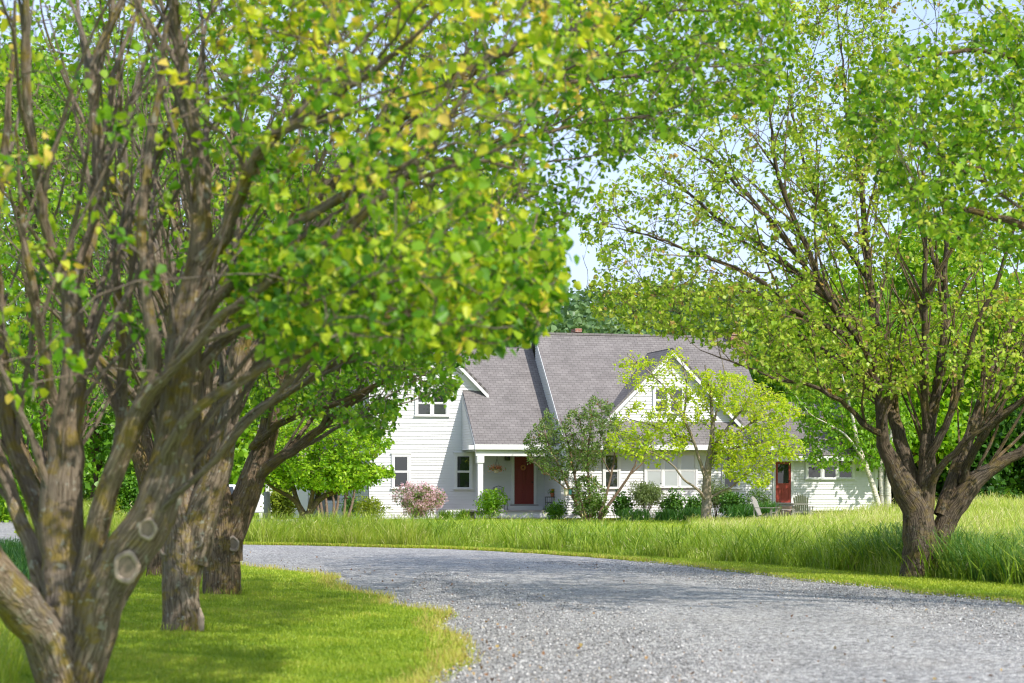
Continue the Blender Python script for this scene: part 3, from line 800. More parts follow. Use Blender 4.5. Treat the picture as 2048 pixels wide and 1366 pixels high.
def meadow_grass():
    rng = np.random.default_rng(9)
    # belt of tall grass along the far side of the drive
    n = 150000
    u = rng.random(n); i = u * (nf - 1); i = i.astype(int)
    ok = fa[i, 1] > 24; i = i[ok]; n = len(i)
    j = np.minimum(i + 1, nf - 1); t = unit(fa[j] - fa[np.maximum(i - 1, 0)]); nrm = np.stack([t[:, 1], -t[:, 0]], -1)
    nrm *= np.sign(nrm[:, 1:2] + .3 * nrm[:, 0:1])
    off0 = np.interp(fa[i, 0], [-14, -7, -2, 2, 4.5, 7], [.4, .35, .35, .55, 1.7, 2.6])
    dep = np.interp(fa[i, 0], [-14, -8, -3, 2, 7], [1.6, 3.6, 5.5, 8, 9])
    v = rng.random(n) ** 1.6
    p = fa[i] + nrm * (off0 + v * dep)[:, None] + rng.normal(0, .06, (n, 2)) + t * rng.uniform(-.3, .3, (n, 1))
    # open meadow to the right
    m = 95000; y = rng.uniform(40, 79, m); x = rng.uniform(-2, 22, m)
    ok = (np.abs(x) < y * .27) & (y > far_edge_y(x) + 3) & ((x > 6 + (y - 62) * .05) | (y < 57 + x * 1.4)); 
    q = np.stack([x[ok], y[ok]], -1)
    xy = np.vstack([p, q]); belt = np.arange(len(xy)) < len(p)
    ok = ~on_drive(xy[:, 0], xy[:, 1]) & (np.abs(xy[:, 0]) < xy[:, 1] * .28 + 1)
    xy = xy[ok]; belt = belt[ok]; n = len(xy); x, y = xy.T
    pt = .5 * np.sin(x * 1.1 + 1.3 * np.sin(y * .6)) + .5 * np.sin(y * .9 + x * .37)
    pq = .5 * np.sin(x * 4.3 + 2 * np.sin(y * 2.1)) + .5 * np.sin(y * 3.7 + x * 2.2)
    h = np.where(belt, .53 + .10 * pt + .10 * pq + .18 * sstep(-2.2, -5, x) + .10 * sstep(3, 7, x), (.30 + .06 * pt + .05 * pq) * (1 + .7 * sstep(9, 15, x))) * rng.uniform(.45, 1.25, n)
    vv = np.concatenate([v * dep, np.full(len(q), 9.0)])[ok]; h *= .5 + .5 * sstep(0, .7, vv + .25 * pq + .15 * rng.random(n))
    h *= 1 + .22 * np.sin(x * 2.3 + 3 * np.sin(y * 1.3)) * np.sin(x * .71 + y * .5)
    tint = np.where(belt, .46, .60) + .13 * pt + .12 * pq + rng.normal(0, .15, n) + .10 * sstep(3, 10, x) * (~belt)
    a = rng.normal(.3, 1.3, n) + 1.5 * np.sin(x * .9 + y * .4)
    blades('tall_meadow_grass', xy, h, np.where(belt, .012, .017) * rng.uniform(.6, 1.3, n), tint, 'meadow', rng, bend=.62, seed_heads=.10, head_len=.15, dirs=a)
meadow_grass()
def reeds():
    rng = np.random.default_rng(10); n = 15000
    y = rng.uniform(28.5, 37, n); x = np.interp(y, fa[:, 1], fa[:, 0])
    x = np.interp(y, fa[::1, 1], fa[::1, 0]) + np.interp(y, [28, 34, 38], [2.4, 2.1, 2.0]) + rng.random(n) ** 1.3 * 4.5
    ok = (x > 7.1) | (y > 34.4); x, y = x[ok], y[ok]; n = len(x)
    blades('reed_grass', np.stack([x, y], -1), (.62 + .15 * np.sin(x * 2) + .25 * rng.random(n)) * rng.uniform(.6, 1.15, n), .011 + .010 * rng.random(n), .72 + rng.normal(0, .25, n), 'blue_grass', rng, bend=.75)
    # coarse broad blades in loose clumps through the belt of tall grass
    n = 260; cx = rng.uniform(-6, 8, n); cy = far_edge_y(cx) + rng.uniform(.9, 5, n); cx = cx + np.interp(cx, [2, 5, 7], [.3, 1.6, 2.4])
    k = 26; x = (cx[:, None] + rng.normal(0, .16, (n, k))).ravel(); y = (cy[:, None] + rng.normal(0, .16, (n, k))).ravel()
    hh = (rng.uniform(.55, .95, n)[:, None] * rng.uniform(.55, 1.1, (n, k))).ravel(); tt = (rng.uniform(.1, .5, n)[:, None] + rng.normal(0, .12, (n, k))).ravel()
    blades('coarse_grass', np.stack([x, y], -1), hh, .014 + .010 * rng.random(n * k), tt, 'meadow', rng, bend=.85, seed_heads=.05)
    # shaded uncut grass left of the pear trees
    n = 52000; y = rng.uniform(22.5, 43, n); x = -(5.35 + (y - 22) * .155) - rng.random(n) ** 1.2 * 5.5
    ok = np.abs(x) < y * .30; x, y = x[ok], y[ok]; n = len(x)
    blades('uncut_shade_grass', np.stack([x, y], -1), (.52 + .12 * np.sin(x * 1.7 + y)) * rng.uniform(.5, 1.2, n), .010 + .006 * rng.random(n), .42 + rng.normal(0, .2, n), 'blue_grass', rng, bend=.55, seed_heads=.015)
    n = 9000; y = rng.uniform(15, 22.5, n); x = -(3.75 + (y - 15) * .21) - rng.random(n) * 2.5
    blades('uncut_lawn_grass', np.stack([x, y], -1), .12 + .2 * rng.random(n), .007 + .004 * rng.random(n), .55 + rng.normal(0, .15, n), 'lawn', rng, bend=.6)
reeds()
# ------------------------------------------------------------------ the farmhouse
TH = R(14.5); HO = np.array([(1047 - CX) * 87 / F, 87.0]); GZ = .10
hc, hs = math.cos(TH), math.sin(TH)
def lu(px, v):
    k = (px - CX) / F
    return (k * (HO[1] + v * hc) - HO[0] + v * hs) / (hc - k * hs)
def lh(px, py, v):
    """photo point on the plane v of the house -> local u, z"""
    u = lu(px, v); Y = HO[1] + u * hs + v * hc
    return u, CAMZ + (HY - py) * Y / F
def hw(px, v):      # world x, y
    u = lu(px, v); return HO[0] + u * hc - v * hs, HO[1] + u * hs + v * hc
house = empty('farmhouse', (HO[0], HO[1], 0), TH, 'rambling white clapboard farmhouse with grey shingle roofs and red doors', 'house')
EXPO = .112
def siding(name, v, z0, z1, left, right, parent=house, facing=-1, back=None, label=None):
    """lapped boards; left(z), right(z) give the ends; wall core behind"""
    mb = MB(); z = z0; lip = .032
    while z < z1 - .01:
        zt = min(z + EXPO, z1)
        a0, a1, b0, b1 = left(z), left(zt), right(z), right(zt)
        if b0 - a0 > .02:
            b1 = max(b1, a1 + .001)
            v0 = v + facing * lip; vt = v + facing * .003
            mb.add([(a0, v0, z), (b0, v0, z), (b1, vt, zt), (a1, vt, zt), (a0, v, z), (b0, v, z)], [(0, 1, 2, 3), (4, 5, 1, 0)])
        z += EXPO
    # solid core behind the boards
    zs = np.linspace(z0, z1, 2); bk = v - facing * .15
    P = [(left(z0), z0), (right(z0), z0), (right(z1), z1), (left(z1), z1)]
    if right(z1) - left(z1) < .05: P = P[:2] + [((left(z1) + right(z1)) / 2, z1)]
    mb.prism(P, v, bk) if facing < 0 else mb.prism(P, bk, v)
    return mb.build(name, M['siding'], parent, label=label)
def side_wall(name, u, v0, v1, zb, zt, facing, parent=house):
    """clapboard wall running back from the front; zb(v), zt(v) bottom and top"""
    mb = MB(); lip = .032; zlo = min(zb(v0), zb(v1)); zhi = max(zt(v0), zt(v1)); z = zlo; vs = np.linspace(v0, v1, 60)
    while z < zhi - .01:
        zc = z + EXPO / 2
        ok = [v for v in vs if zb(v) <= zc <= zt(v)]
        if len(ok) > 1:
            a, b = ok[0], ok[-1]
            mb.add([(u + facing * lip, a, z), (u + facing * lip, b, z), (u + facing * .003, b, z + EXPO), (u + facing * .003, a, z + EXPO), (u, a, z), (u, b, z)], [(0, 1, 2, 3), (4, 5, 1, 0)])
        z += EXPO
    P = [(v0, zb(v0)), (v1, zb(v1)), (v1, zt(v1)), (v0, zt(v0))]
    V = [(u, a, b) for a, b in P] + [(u - facing * .12, a, b) for a, b in P]
    mb.add(V, [(0, 1, 2, 3), (7, 6, 5, 4), (0, 4, 5, 1), (1, 5, 6, 2), (2, 6, 7, 3), (3, 7, 4, 0)])
    return mb.build(name, M['siding'], parent)
def slab(name, quad, thick, mat='shingle', parent=house, label=None):
    """roof plane: quad = eave-left, eave-right, ridge-right, ridge-left (top surface); UV in metres along the slope"""
    q = [Vector(p) for p in quad]
    n = (q[1] - q[0]).cross(q[-1] - q[0]).normalized()
    if n.z < 0: n = -n
    ax = (q[1] - q[0]).normalized(); ay = n.cross(ax)
    if ay.z < 0: ay = -ay
    top = q; bot = [p - n * thick for p in q]; k = len(q)
    uv = [((p - q[0]).dot(ax), (p - q[0]).dot(ay)) for p in top] * 2
    mb = MB(); mb.add([*top, *bot], [tuple(range(k)), tuple(range(2 * k - 1, k - 1, -1))] + [(i, i + k, (i + 1) % k + k, (i + 1) % k) for i in range(k)], uv)
    return mb.build(name, M[mat], parent, label=label)

def window(u0, u1, z0, z1, v, units=1, pane='glass', panes=None, parent=house, casing=.095, label=None):
    """double-hung window: casing, sill, sashes with a meeting rail, panes"""
    v = v - .03; mb = MB(); f = v - .055; b = v + .04
    mb.box(u0 - casing, u0, f, b, z0 - .02, z1 + casing); mb.box(u1, u1 + casing, f, b, z0 - .02, z1 + casing)
    mb.box(u0, u1, f, b, z1, z1 + casing)
    mb.box(u0 - casing - .03, u1 + casing + .03, f - .03, b, z1 + casing, z1 + casing + .035)
    w = (u1 - u0) / units; mul = .045
    for i in range(1, units): mb.box(u0 + i * w - mul, u0 + i * w + mul, f + .003, b, z0, z1)
    wn = mb.build('window', M['trim'], parent, label=label)
    sl = MB(); sl.box(u0 - casing - .04, u1 + casing + .04, f - .045, b, z0 - .065, z0 - .02); sl.build('sill', M['trim'], wn)
    for i in range(units):
        a = u0 + i * w + (mul if i else 0); c = u0 + (i + 1) * w - (mul if i < units - 1 else 0); zm = (z0 + z1) / 2; r = .045
        s = MB(); g = v - .030; gb = v + .012
        for (p0, p1, y0) in ((z0 - .018, zm, g + .0), (zm, z1, g - .012)):
            s.box(a, a + r, y0, gb, p0, p1); s.box(c - r, c, y0, gb, p0, p1)
            s.box(a + r, c - r, y0, gb, p0, p0 + r * 1.1); s.box(a + r, c - r, y0, gb, p1 - r * .9, p1)
        s.build('sash', M['trim'], wn)
        gl = MB(); k = (panes[i] if panes else (pane, pane))
        gl.box(a + r - .003, c - r + .003, g + .014, g + .024, z0 + r - .02, zm - r * .9 + .003); o = gl.build('pane', M[k[0]], wn)
        gl = MB(); gl.box(a + r - .003, c - r + .003, g + .004, g + .013, zm + r, z1 - r * .9 + .003); gl.build('pane', M[k[1]], wn)
    return wn

# heights and planes -------------------------------------------------
zE = lh(1000, 885, -2.3)[1]                  # eave height, about 3.4 m
uWR = lu(957, 0); uWL = lu(738, 0); uPk = lu(850, 0); zPk = lh(850, 662, 0)[1]
zWe = zPk - (uWR - uPk)                      # wall plate of the left wing at its right corner
uStep = lu(1126, -3.0); uR = lu(1526, -2.75)
vR = zE  # dummy
rise_l = lh(1010, 694, 2.2)[1]; vL = -2.3 + (rise_l - zE)
zRr = lh(1180, 668, 1.4)[1]; vRr = -3.5 + (zRr - zE)
# left wing ----------------------------------------------------------
siding('wall', 0, GZ, zWe, lambda z: uWL, lambda z: uWR)
siding('gable_wall', 0, zWe, zPk - .12, lambda z: uPk - max(0, (zPk - .1 - z)), lambda z: uPk + max(0, (zPk - .1 - z)))
side_wall('wall', uWL, 0, 9, lambda v: GZ, lambda v: zWe, -1)
side_wall('wall', uWR, .02, 2, lambda v: 5.2, lambda v: zWe, 1)
ov = .42   # overhang
for sgn in (1, -1):
    e = uPk + sgn * ((zPk - zWe) + .38)
    ze = zPk - abs(e - uPk)
    q = [(e, -.32, ze + .16), (e, 9.3, ze + .16), (uPk, 9.3, zPk + .16), (uPk, -.32, zPk + .16)]
    slab('roof', q if sgn > 0 else [q[1], q[0], q[3], q[2]], .10)
    rb = MB()        # rake board
    rb.hexa([(e, -.315, ze - .16), (uPk, -.315, zPk - .16), (uPk, -.27, zPk - .16), (e, -.27, ze - .16), (e, -.315, ze + .015), (uPk, -.315, zPk + .015), (uPk, -.27, zPk + .015), (e, -.27, ze + .015)])
    rb.hexa([(e, -.27, ze - .06), (uPk, -.27, zPk - .06), (uPk, 0.0, zPk - .06), (e, 0.0, ze - .06), (e, -.27, ze - .02), (uPk, -.27, zPk - .02), (uPk, 0.0, zPk - .02), (e, 0.0, ze - .02)])
    fr = .30
    rb.hexa([(e - sgn * .3, -.03, ze - .06), (uPk, -.03, zPk - .36), (uPk, 0.0, zPk - .36), (e - sgn * .3, 0.0, ze - .06), (e - sgn * .3, -.03, ze + .22), (uPk, -.03, zPk - .08), (uPk, 0.0, zPk - .08), (e - sgn * .3, 0.0, ze + .22)])
    rb.build('rake_board', M['trim'], house)
u0, z0 = lh(834, 830, 0); u1, z1 = lh(893, 783, 0)
window(u0, u1, z0, z1, 0, 2, panes=[('glass', 'glass'), ('screen', 'glass')])
u0, z0 = lh(787, 975, 0); u1, z1 = lh(816, 912, 0)
window(u0, u1, z0, z1, 0)
u0, z0 = lh(912, 976, 0); u1, z1 = lh(940, 911, 0)
window(u0, u1, z0, z1, 0)
# centre part with the porch ------------------------------------------
uPL = lu(950, -2.3) ; uSW = uStep
siding('wall', .006, GZ + .25, 3.25, lambda z: uWR, lambda z: uSW + .1)
cb = MB(); cb.box(uWR - .02, uWR + .10, -.035, .02, GZ, 3.2); cb.build('corner_board', M['trim'], house)
def zl(v): return zE + (v + 2.3)
slab('roof', [(uPL, -2.42, zl(-2.42)), (uSW, -2.42, zl(-2.42)), (uSW, vL, zl(vL)), (uPL, vL, zl(vL))], .10)
slab('roof', [(uPk + .3, .02, zl(.02)), (uPL - .002, .02, zl(.02)), (uPL - .002, vL, zl(vL)), (uPk + .3, vL, zl(vL))], .10)
slab('roof', [(uSW, 2 * vL + 2.4, zE - .1), (uPk + .3, 2 * vL + 2.4, zE - .1), (uPk + .3, vL, zl(vL)), (uSW, vL, zl(vL))], .10)
pt = MB()       # eave board, crown and porch beam
pt.box(uPL - .05, uSW, -2.47, -2.36, zE - .30, zE - .085)
pt.box(uPL - .02, uSW, -2.36, -2.10, zE - .30, zE - .26)
pt.box(uPL + .05, uSW, -2.30, -2.12, zE - .57, zE - .30)
pt.build('eave_board', M['trim'], house)
pr = MB()       # closed left end of the porch roof
A = [(-2.44, zE - .30), (-.003, zE - .30), (-.003, zl(0) - .12), (-2.36, zE - .10)]
pr.add([(uPL - .02, a, b) for a, b in A] + [(uPL + .08, a, b) for a, b in A], [(0, 3, 2, 1), (4, 5, 6, 7), (0, 1, 5, 4), (1, 2, 6, 5), (2, 3, 7, 6), (3, 0, 4, 7)])
pr.box(uPL - .30, uPL - .023, -2.42, -2.16, zE - .30, zE - .12)
pr.build('porch_end', M['trim'], house)
side_wall('porch_gable', uPL - .022, -2.30, -.01, lambda v: zE - .30, lambda v: max(zE - .29, zl(v) - .13), -1)
pc = MB(); pc.box(uPL + .1, uSW, -2.1, -.004, zE - .36, zE - .31); pc.build('porch_ceiling', M['ceiling'], house)
# porch floor, steps, post
zF = lh(1040, 1022, -2.2)[1] + .02
fl = MB(); fl.box(uPL - .05, uSW - .05, -2.35, -.004, zF - .05, zF); fl.build('porch_floor', M['porch_floor'], house)
sk = MB(); sk.box(uPL, uSW - .1, -2.30, -2.25, zF - .30, zF - .05)
for a in np.linspace(uPL + .2, uSW - .3, 4): sk.box(a, a + .12, -2.24, -2.1, GZ - .05, zF - .05)
sk.build('porch_skirt', M['trim'], house)
st = MB(); a, b = lu(1000, -2.7), lu(1098, -2.7); st.box(a, b, -2.75, -2.31, GZ - .02, GZ + .13); st.build('porch_step', M['porch_floor'], house)
for px in (960,):
    u = lu(px, -2.2); po = MB(); po.box(u - .11, u + .11, -2.31, -2.09, zF, zE - .57)
    po.box(u - .15, u + .15, -2.35, -2.05, zE - .86, zE - .575); po.box(u - .15, u + .15, -2.35, -2.05, zF + .002, zF + .16); po.build('porch_post', M['trim'], house)
def six_panel(name, u0, u1, z0, z1, v, mat, glazed=False, knob=1, label=None):
    d = MB(); d.box(u0, u1, v - .02, v + .02, z0, z1); w = u1 - u0; h = z1 - z0
    rows = [(.07, .33), (.42, .74), (.81, .94)] if not glazed else [(.08, .36)]
    for a, b in rows:
        for c, e in ((.12, .45), (.55, .88)):
            x0, x1, y0, y1 = u0 + c * w, u0 + e * w, z0 + a * h, z0 + b * h; t = .022
            d.box(x0, x1, v - .033, v - .02, y0, y0 + t); d.box(x0, x1, v - .033, v - .02, y1 - t, y1)
            d.box(x0, x0 + t, v - .033, v - .02, y0 + t, y1 - t); d.box(x1 - t, x1, v - .033, v - .02, y0 + t, y1 - t)
            d.box(x0 + .06, x1 - .06, v - .030, v - .02, y0 + .06, y1 - .06)
    o = d.build('door', M[mat], house, label=label)
    if glazed:
        g = MB(); g.box(u0 + .13 * w, u0 + .87 * w, v - .026, v - .02, z0 + .47 * h, z0 + .95 * h); g.build('door_pane', M['glass'], o)
        f = MB(); x0, x1, y0, y1 = u0 + .10 * w, u0 + .90 * w, z0 + .455 * h, z0 + .965 * h; t = .035
        f.box(x0, x1, v - .04, v - .02, y0, y0 + t); f.box(x0, x1, v - .04, v - .02, y1 - t, y1); f.box(x0, x0 + t, v - .04, v - .02, y0 + t, y1 - t); f.box(x1 - t, x1, v - .04, v - .02, y0 + t, y1 - t)
        f.build('pane_frame', M[mat], o)
    kn = MB(); kx = u1 - .08 if knob > 0 else u0 + .08
    kn.lathe([(.012, 0), (.012, .03), (.03, .04), (.03, .07), (.012, .085)], (0, 0, 0), 10)
    kn.v = [(kx + x, v - .02 - z, z0 + .95 + y) for x, y, z in kn.v]
    kn.build('handle', M['iron'], o, smooth=True)
    c = MB(); k = .12; c.box(u0 - k, u0, v - .05, v + .015, z0 - .02, z1 + k); c.box(u1, u1 + k, v - .05, v + .015, z0 - .02, z1 + k); c.box(u0, u1, v - .05, v + .015, z1, z1 + k)
    c.box(u0 - k - .08, u1 + k + .08, v - .12, v + .015, z1 + k, z1 + k + .14)
    c.build('door_frame', M['trim'], house)
    s = MB(); s.box(u0 - k - .06, u1 + k + .06, v - .16, v + .01, z0 - .07, z0 - .022); s.build('threshold', M['porch_floor'], house)
    return o
u0, z0 = lh(1028, 1008, 0); u1, z1 = lh(1067, 913, 0)
dr = six_panel('door', u0, u1, z0, z1, -.02, 'reddoor', label='dark red six panel front door under the porch')
ph = MB(); ph.box(u0 - .3, u1 + .3, -.40, -.03, zF + .003, z0 - .075); ph.build('door_step', M['trim'], house)
# lantern
ul, zla = lh(1013, 922, 0); ln = MB()
ln.box(ul - .10, ul + .10, -.24, -.06, zla + .02, zla + .27); ln.add([(ul - .12, -.26, zla + .27), (ul + .12, -.26, zla + .27), (ul + .12, -.04, zla + .27), (ul - .12, -.04, zla + .27), (ul, -.15, zla + .40)], [(3, 2, 1, 0), (0, 1, 4), (1, 2, 4), (2, 3, 4), (3, 0, 4)])
ln.tube([(ul, -.15, zla + .38), (ul, -.15, zla + .5), (ul, -.01, zla + .46)], .015); ln.box(ul - .05, ul + .05, -.03, -.01, zla + .30, zla + .55)
lo = ln.build('porch_lantern', M['iron'], house)
lg = MB(); lg.box(ul - .075, ul + .075, -.245, -.055, zla + .05, zla + .24); lg.build('pane', M['screen'], lo)
# right hand main block -----------------------------------------------
def zr(v): return zE + (v + 3.5)
uRR = uR + .35
side_wall('step_wall', uSW + .015, -3.45, vRr, lambda v: zl(min(v, vL)) - .3 if v < vL else zl(vL) - .6 - (v - vL), lambda v: zr(v) - .06, -1)
side_wall('wall', uSW + .02, -2.75, .0, lambda v: GZ, lambda v: zE - .05, -1)
slab('roof', [(uSW - .05, -3.62, zr(-3.62)), (uRR, -3.62, zr(-3.62)), (uRR, vRr, zr(vRr)), (uSW - .05, vRr, zr(vRr))], .10)
slab('roof', [(uRR, 2 * vRr + 3.5, zE), (uSW - .05, 2 * vRr + 3.5, zE), (uSW - .05, vRr, zr(vRr)), (uRR, vRr, zr(vRr))], .10)
rc = MB(); rc.box(uSW - .05, uRR, vRr - .10, vRr + .10, zr(vRr) - .07, zr(vRr) + .03); rc.build('ridge_cap', M['shingle'], house)
rb = MB(); rb.hexa([(uSW - .075, -3.6, zr(-3.6) - .20), (uSW - .075, vRr, zRr - .20), (uSW + .0, vRr, zRr - .20), (uSW + .0, -3.6, zr(-3.6) - .20), (uSW - .075, -3.6, zr(-3.6) - .02), (uSW - .075, vRr, zRr - .02), (uSW + .0, vRr, zRr - .02), (uSW + .0, -3.6, zr(-3.6) - .02)])
rb.build('rake_board', M['trim'], house)
siding('wall', -2.75, GZ + .1, zE - .1, lambda z: uSW, lambda z: uR)
eb = MB(); eb.box(uSW - .05, uRR, -3.66, -3.56, zE - .30, zE - .085); eb.box(uSW, uRR, -3.56, -2.76, zE - .30, zE - .27); eb.box(uSW, uR, -2.80, -2.75, zE - .52, zE - .30)
eb.build('eave_board', M['trim'], house)
for a in (uR - .15, uSW - .03): cb = MB(); cb.box(a, a + .16, -2.79, -2.72, GZ, zE - .3); cb.build('corner_board', M['trim'], house)
side_wall('wall', uR, -2.73, 6, lambda v: GZ, lambda v: min(zr(v), zr(2 * vRr - v)) - .1, 1)
u0, z0 = lh(1292, 973, -2.75); u1, z1 = lh(1390, 909, -2.75)
window(u0, u1, z0, z1, -2.75, 3, panes=[('blindglass', 'blindglass')] * 3, label='triple window with pale blinds drawn')
u0, z0 = lh(1209, 975, -2.75); u1, z1 = lh(1236, 909, -2.75); window(u0, u1, z0, z1, -2.75)
u0, z0 = lh(1447, 975, -2.75); u1, z1 = lh(1474, 909, -2.75); window(u0, u1, z0, z1, -2.75)
# cross gable
vG = -2.55; uG = lu(1341, vG); zG = lh(1341, 703, vG)[1]; wG = zG - lh(1341, 848, vG)[1]; zB = zG - wG
siding('gable_wall', vG, zB - .05, zG - .1, lambda z: uG - (zG - .08 - z), lambda z: uG + (zG - .08 - z))
vB = -3.5 + (zG - zE)
for sgn in (1, -1):
    e = uG + sgn * (wG + .12); ze = zB - .12
    q = [(e, vG - .32, ze + .14), (e, -3.5 + (ze - zE) + .3, ze + .14), (uG, vB + .3, zG + .14), (uG, vG - .32, zG + .14)]
    slab('gable_roof', q if sgn > 0 else [q[1], q[0], q[3], q[2]], .09)
    rb = MB(); f0, f1 = vG - .31, vG - .26
    rb.hexa([(e, f0, ze - .18), (uG, f0, zG - .18), (uG, f1, zG - .18), (e, f1, ze - .18), (e, f0, ze + .02), (uG, f0, zG + .02), (uG, f1, zG + .02), (e, f1, ze + .02)])
    rb.hexa([(e, f1, ze - .05), (uG, f1, zG - .05), (uG, vG, zG - .05), (e, vG, ze - .05), (e, f1, ze - .01), (uG, f1, zG - .01), (uG, vG, zG - .01), (e, vG, ze - .01)])
    rb.build('rake_board', M['trim'], house)
u0, z0 = lh(1309, 824, vG); u1, z1 = lh(1365, 778, vG); window(u0, u1, z0, z1, vG, 2)
# chimneys
for px, py, w, v, drop in ((1475, 664, .42, 1.2, 2.2), (1153, 658, .10, vRr + .9, 1.6)):
    u, z = lh(px, py, v); ch = MB(); ch.box(u - w, u + w, v - .3, v + .3, z - drop, z - .16); ch.box(u - w - .05, u + w + .05, v - .35, v + .35, z - .16, z)
    ch.uv = [((p[0] + p[1]), p[2]) for p in ch.v]; o = ch.build('chimney', M['brick'], house)
    if w > .3:
        c2 = MB(); c2.box(u - w * .7, u + w * .7, v - .2, v + .2, z + .003, z + .14); c2.build('chimney_cap', M['steel'], o)
# right wing -----------------------------------------------------------
vW = -2.2; uE = lu(1754, vW); zWt = zE - .2
siding('wall', vW, GZ + .42, zWt, lambda z: uR + .02, lambda z: uE)
side_wall('wall', uE, vW + .02, 5, lambda v: GZ + .42, lambda v: zWt + min(v - vW, 5 - v + 1.4), 1)
slab('roof', [(uR + .02, vW - .38, zWt - .28), (uE + .3, vW - .38, zWt - .28), (uE + .3, vW + 3.2, zWt + 2.2), (uR + .02, vW + 3.2, zWt + 2.2)], .10)
slab('roof', [(uE + .3, vW + 7, zWt - .28), (uR + .02, vW + 7, zWt - .28), (uR + .02, vW + 3.2, zWt + 2.2), (uE + .3, vW + 3.2, zWt + 2.2)], .10)
eb = MB(); eb.box(uR + .03, uE + .3, vW - .42, vW - .33, zWt - .53, zWt - .32); eb.box(uR + .03, uE + .3, vW - .33, vW - .003, zWt - .50, zWt - .46); eb.build('eave_board', M['trim'], house)
cb = MB(); cb.box(uE - .13, uE + .02, vW - .04, vW + .02, GZ + .40, zWt - .3); cb.build('corner_board', M['trim'], house)
fd = MB(); fd.box(uR + .03, uE - .02, vW + .03, vW + .2, GZ - .2, GZ + .42); fd.build('foundation', M['foundation'], house)
wt = MB(); wt.box(uR + .03, uE + .03, vW - .03, vW + .03, GZ + .37, GZ + .43); wt.build('water_table', M['trim'], house)
u0, z0 = lh(1550, 1005, vW); u1, z1 = lh(1581, 924, vW); 
six_panel('door', u0, u1, z0, z1, vW - .02, 'reddoor_sunlit', True, label='bright red side door with a glazed upper half')
u0b, z0b = lh(1614, 956, vW); u1b, z1b = lh(1704, 908, vW); window(u0b, u1b, z0b, z1b, vW, 3)
ss = MB()
for i in range(3): ss.box(u0 - .25 - .12 * i, u1 + .25 + .15 * i, vW - .45 - .38 * i, vW - .04 - .38 * i, GZ - .12, z0 - .1 - .20 * (i + 1) + .14)
ss.build('side_steps', M['stepstone'], house, bevel=.02)
ol = MB(); uo, zo = lh(1598, 989, vW); ol.box(uo - .07, uo + .07, vW - .06, vW - .016, zo - .1, zo + .1); ol.build('outlet_box', M['trim'], house)

# wreath, hanging basket, porch furniture --------------------------------
def at_house(px, py, v):
    u, z = lh(px, py, v); return (HO[0] + u * hc - v * hs, HO[1] + u * hs + v * hc, z)
p = at_house(1046.5, 935, -.075)
wr = MB(); n, mm = 20, 8
Vv = [((.085 + .045 * math.cos(6.283 * j / mm)) * math.cos(6.283 * i / n), .028 * math.sin(6.283 * j / mm), (.085 + .045 * math.cos(6.283 * j / mm)) * math.sin(6.283 * i / n)) for i in range(n) for j in range(mm)]
wr.add(Vv, [(i * mm + j, i * mm + (j + 1) % mm, (i + 1) % n * mm + (j + 1) % mm, (i + 1) % n * mm + j) for i in range(n) for j in range(mm)])
o = wr.build('wreath', M['wreath'], None, smooth=True); o.location = p; o.rotation_euler = (0, 0, TH)
tag(o, 'small round orange brown wreath hung on the front door', 'wreath')
p = at_house(993, 938, -1.2); hb = empty('hanging_basket', p, TH, 'hanging basket of salmon flowers under the porch roof', 'hanging basket')
b = MB(); b.lathe([(.08, -.16), (.17, .0), (.165, .0), (.10, -.10)], (0, 0, 0), 14); b.build('basket', M['cream'], hb, smooth=True)
b = MB(); zt = zE - .36 - p[2]
for a in range(3): b.tube([(.16 * math.cos(2.1 * a), .16 * math.sin(2.1 * a), 0), (.02, 0, .45)], .006, 4)
b.tube([(.02, 0, .45), (.03, 0, .52), (0, 0, .56)], .012, 5); b.tube([(0, 0, .55), (0, 0, zt)], .006, 4); b.build('hanger', M['iron'], hb)
rng = np.random.default_rng(80); q = rng.normal(0, 1, (420, 3)) * np.array([.13, .13, .06]) + np.array([0, 0, .04]); q[:, 2] -= .35 * np.maximum(0, np.hypot(q[:, 0], q[:, 1]) - .17)
leaf_mesh('blossoms', q, unit(rng.normal(0, 1, q.shape)), rng.normal(0, 1, q.shape), .05 * rng.uniform(.6, 1.2, len(q)), rng.normal(.5, .3, len(q)), M['salmon'], hb, .5)
q = rng.normal(0, 1, (160, 3)) * np.array([.13, .13, .04]); leaf_mesh('foliage', q, unit(rng.normal(0, 1, q.shape)), rng.normal(0, 1, q.shape), .06, rng.normal(.5, .2, len(q)), M['green'], hb)

def porch_chair():
    p = at_house(1000, 1020, -.9); r = empty('patio_chair', (p[0], p[1], zF), TH, 'black iron patio chair with a grey woven back on the porch', 'chair')
    b = MB(); t = .013
    for s in (-1, 1):
        b.tube([(s * .24, .22, 0), (s * .24, .20, .42), (s * .24, .28, .95)], t); b.tube([(s * .26, -.24, 0), (s * .26, -.24, .62), (s * .26, -.10, .66), (s * .25, .22, .62)], t)
        b.tube([(s * .25, -.24, .42), (s * .24, .20, .42)], t)
    b.tube([(-.24, .28, .95), (-.12, .285, 1.0), (0, .29, 1.04), (.12, .285, 1.0), (.24, .28, .95)], t); b.tube([(-.25, -.24, .42), (.25, -.24, .42)], t); b.tube([(-.24, .2, .42), (.24, .2, .42)], t)
    b.build('frame', M['iron'], r)
    b = MB(); b.hexa([(-.22, .20, .45), (.22, .20, .45), (.22, .215, .45), (-.22, .215, .45), (-.22, .272, .93), (.22, .272, .93), (.22, .287, .93), (-.22, .287, .93)]); b.build('backrest', M['sling'], r)
    b = MB(); b.box(-.235, .235, -.235, .19, .415, .435); b.build('seat', M['sling'], r)
porch_chair()
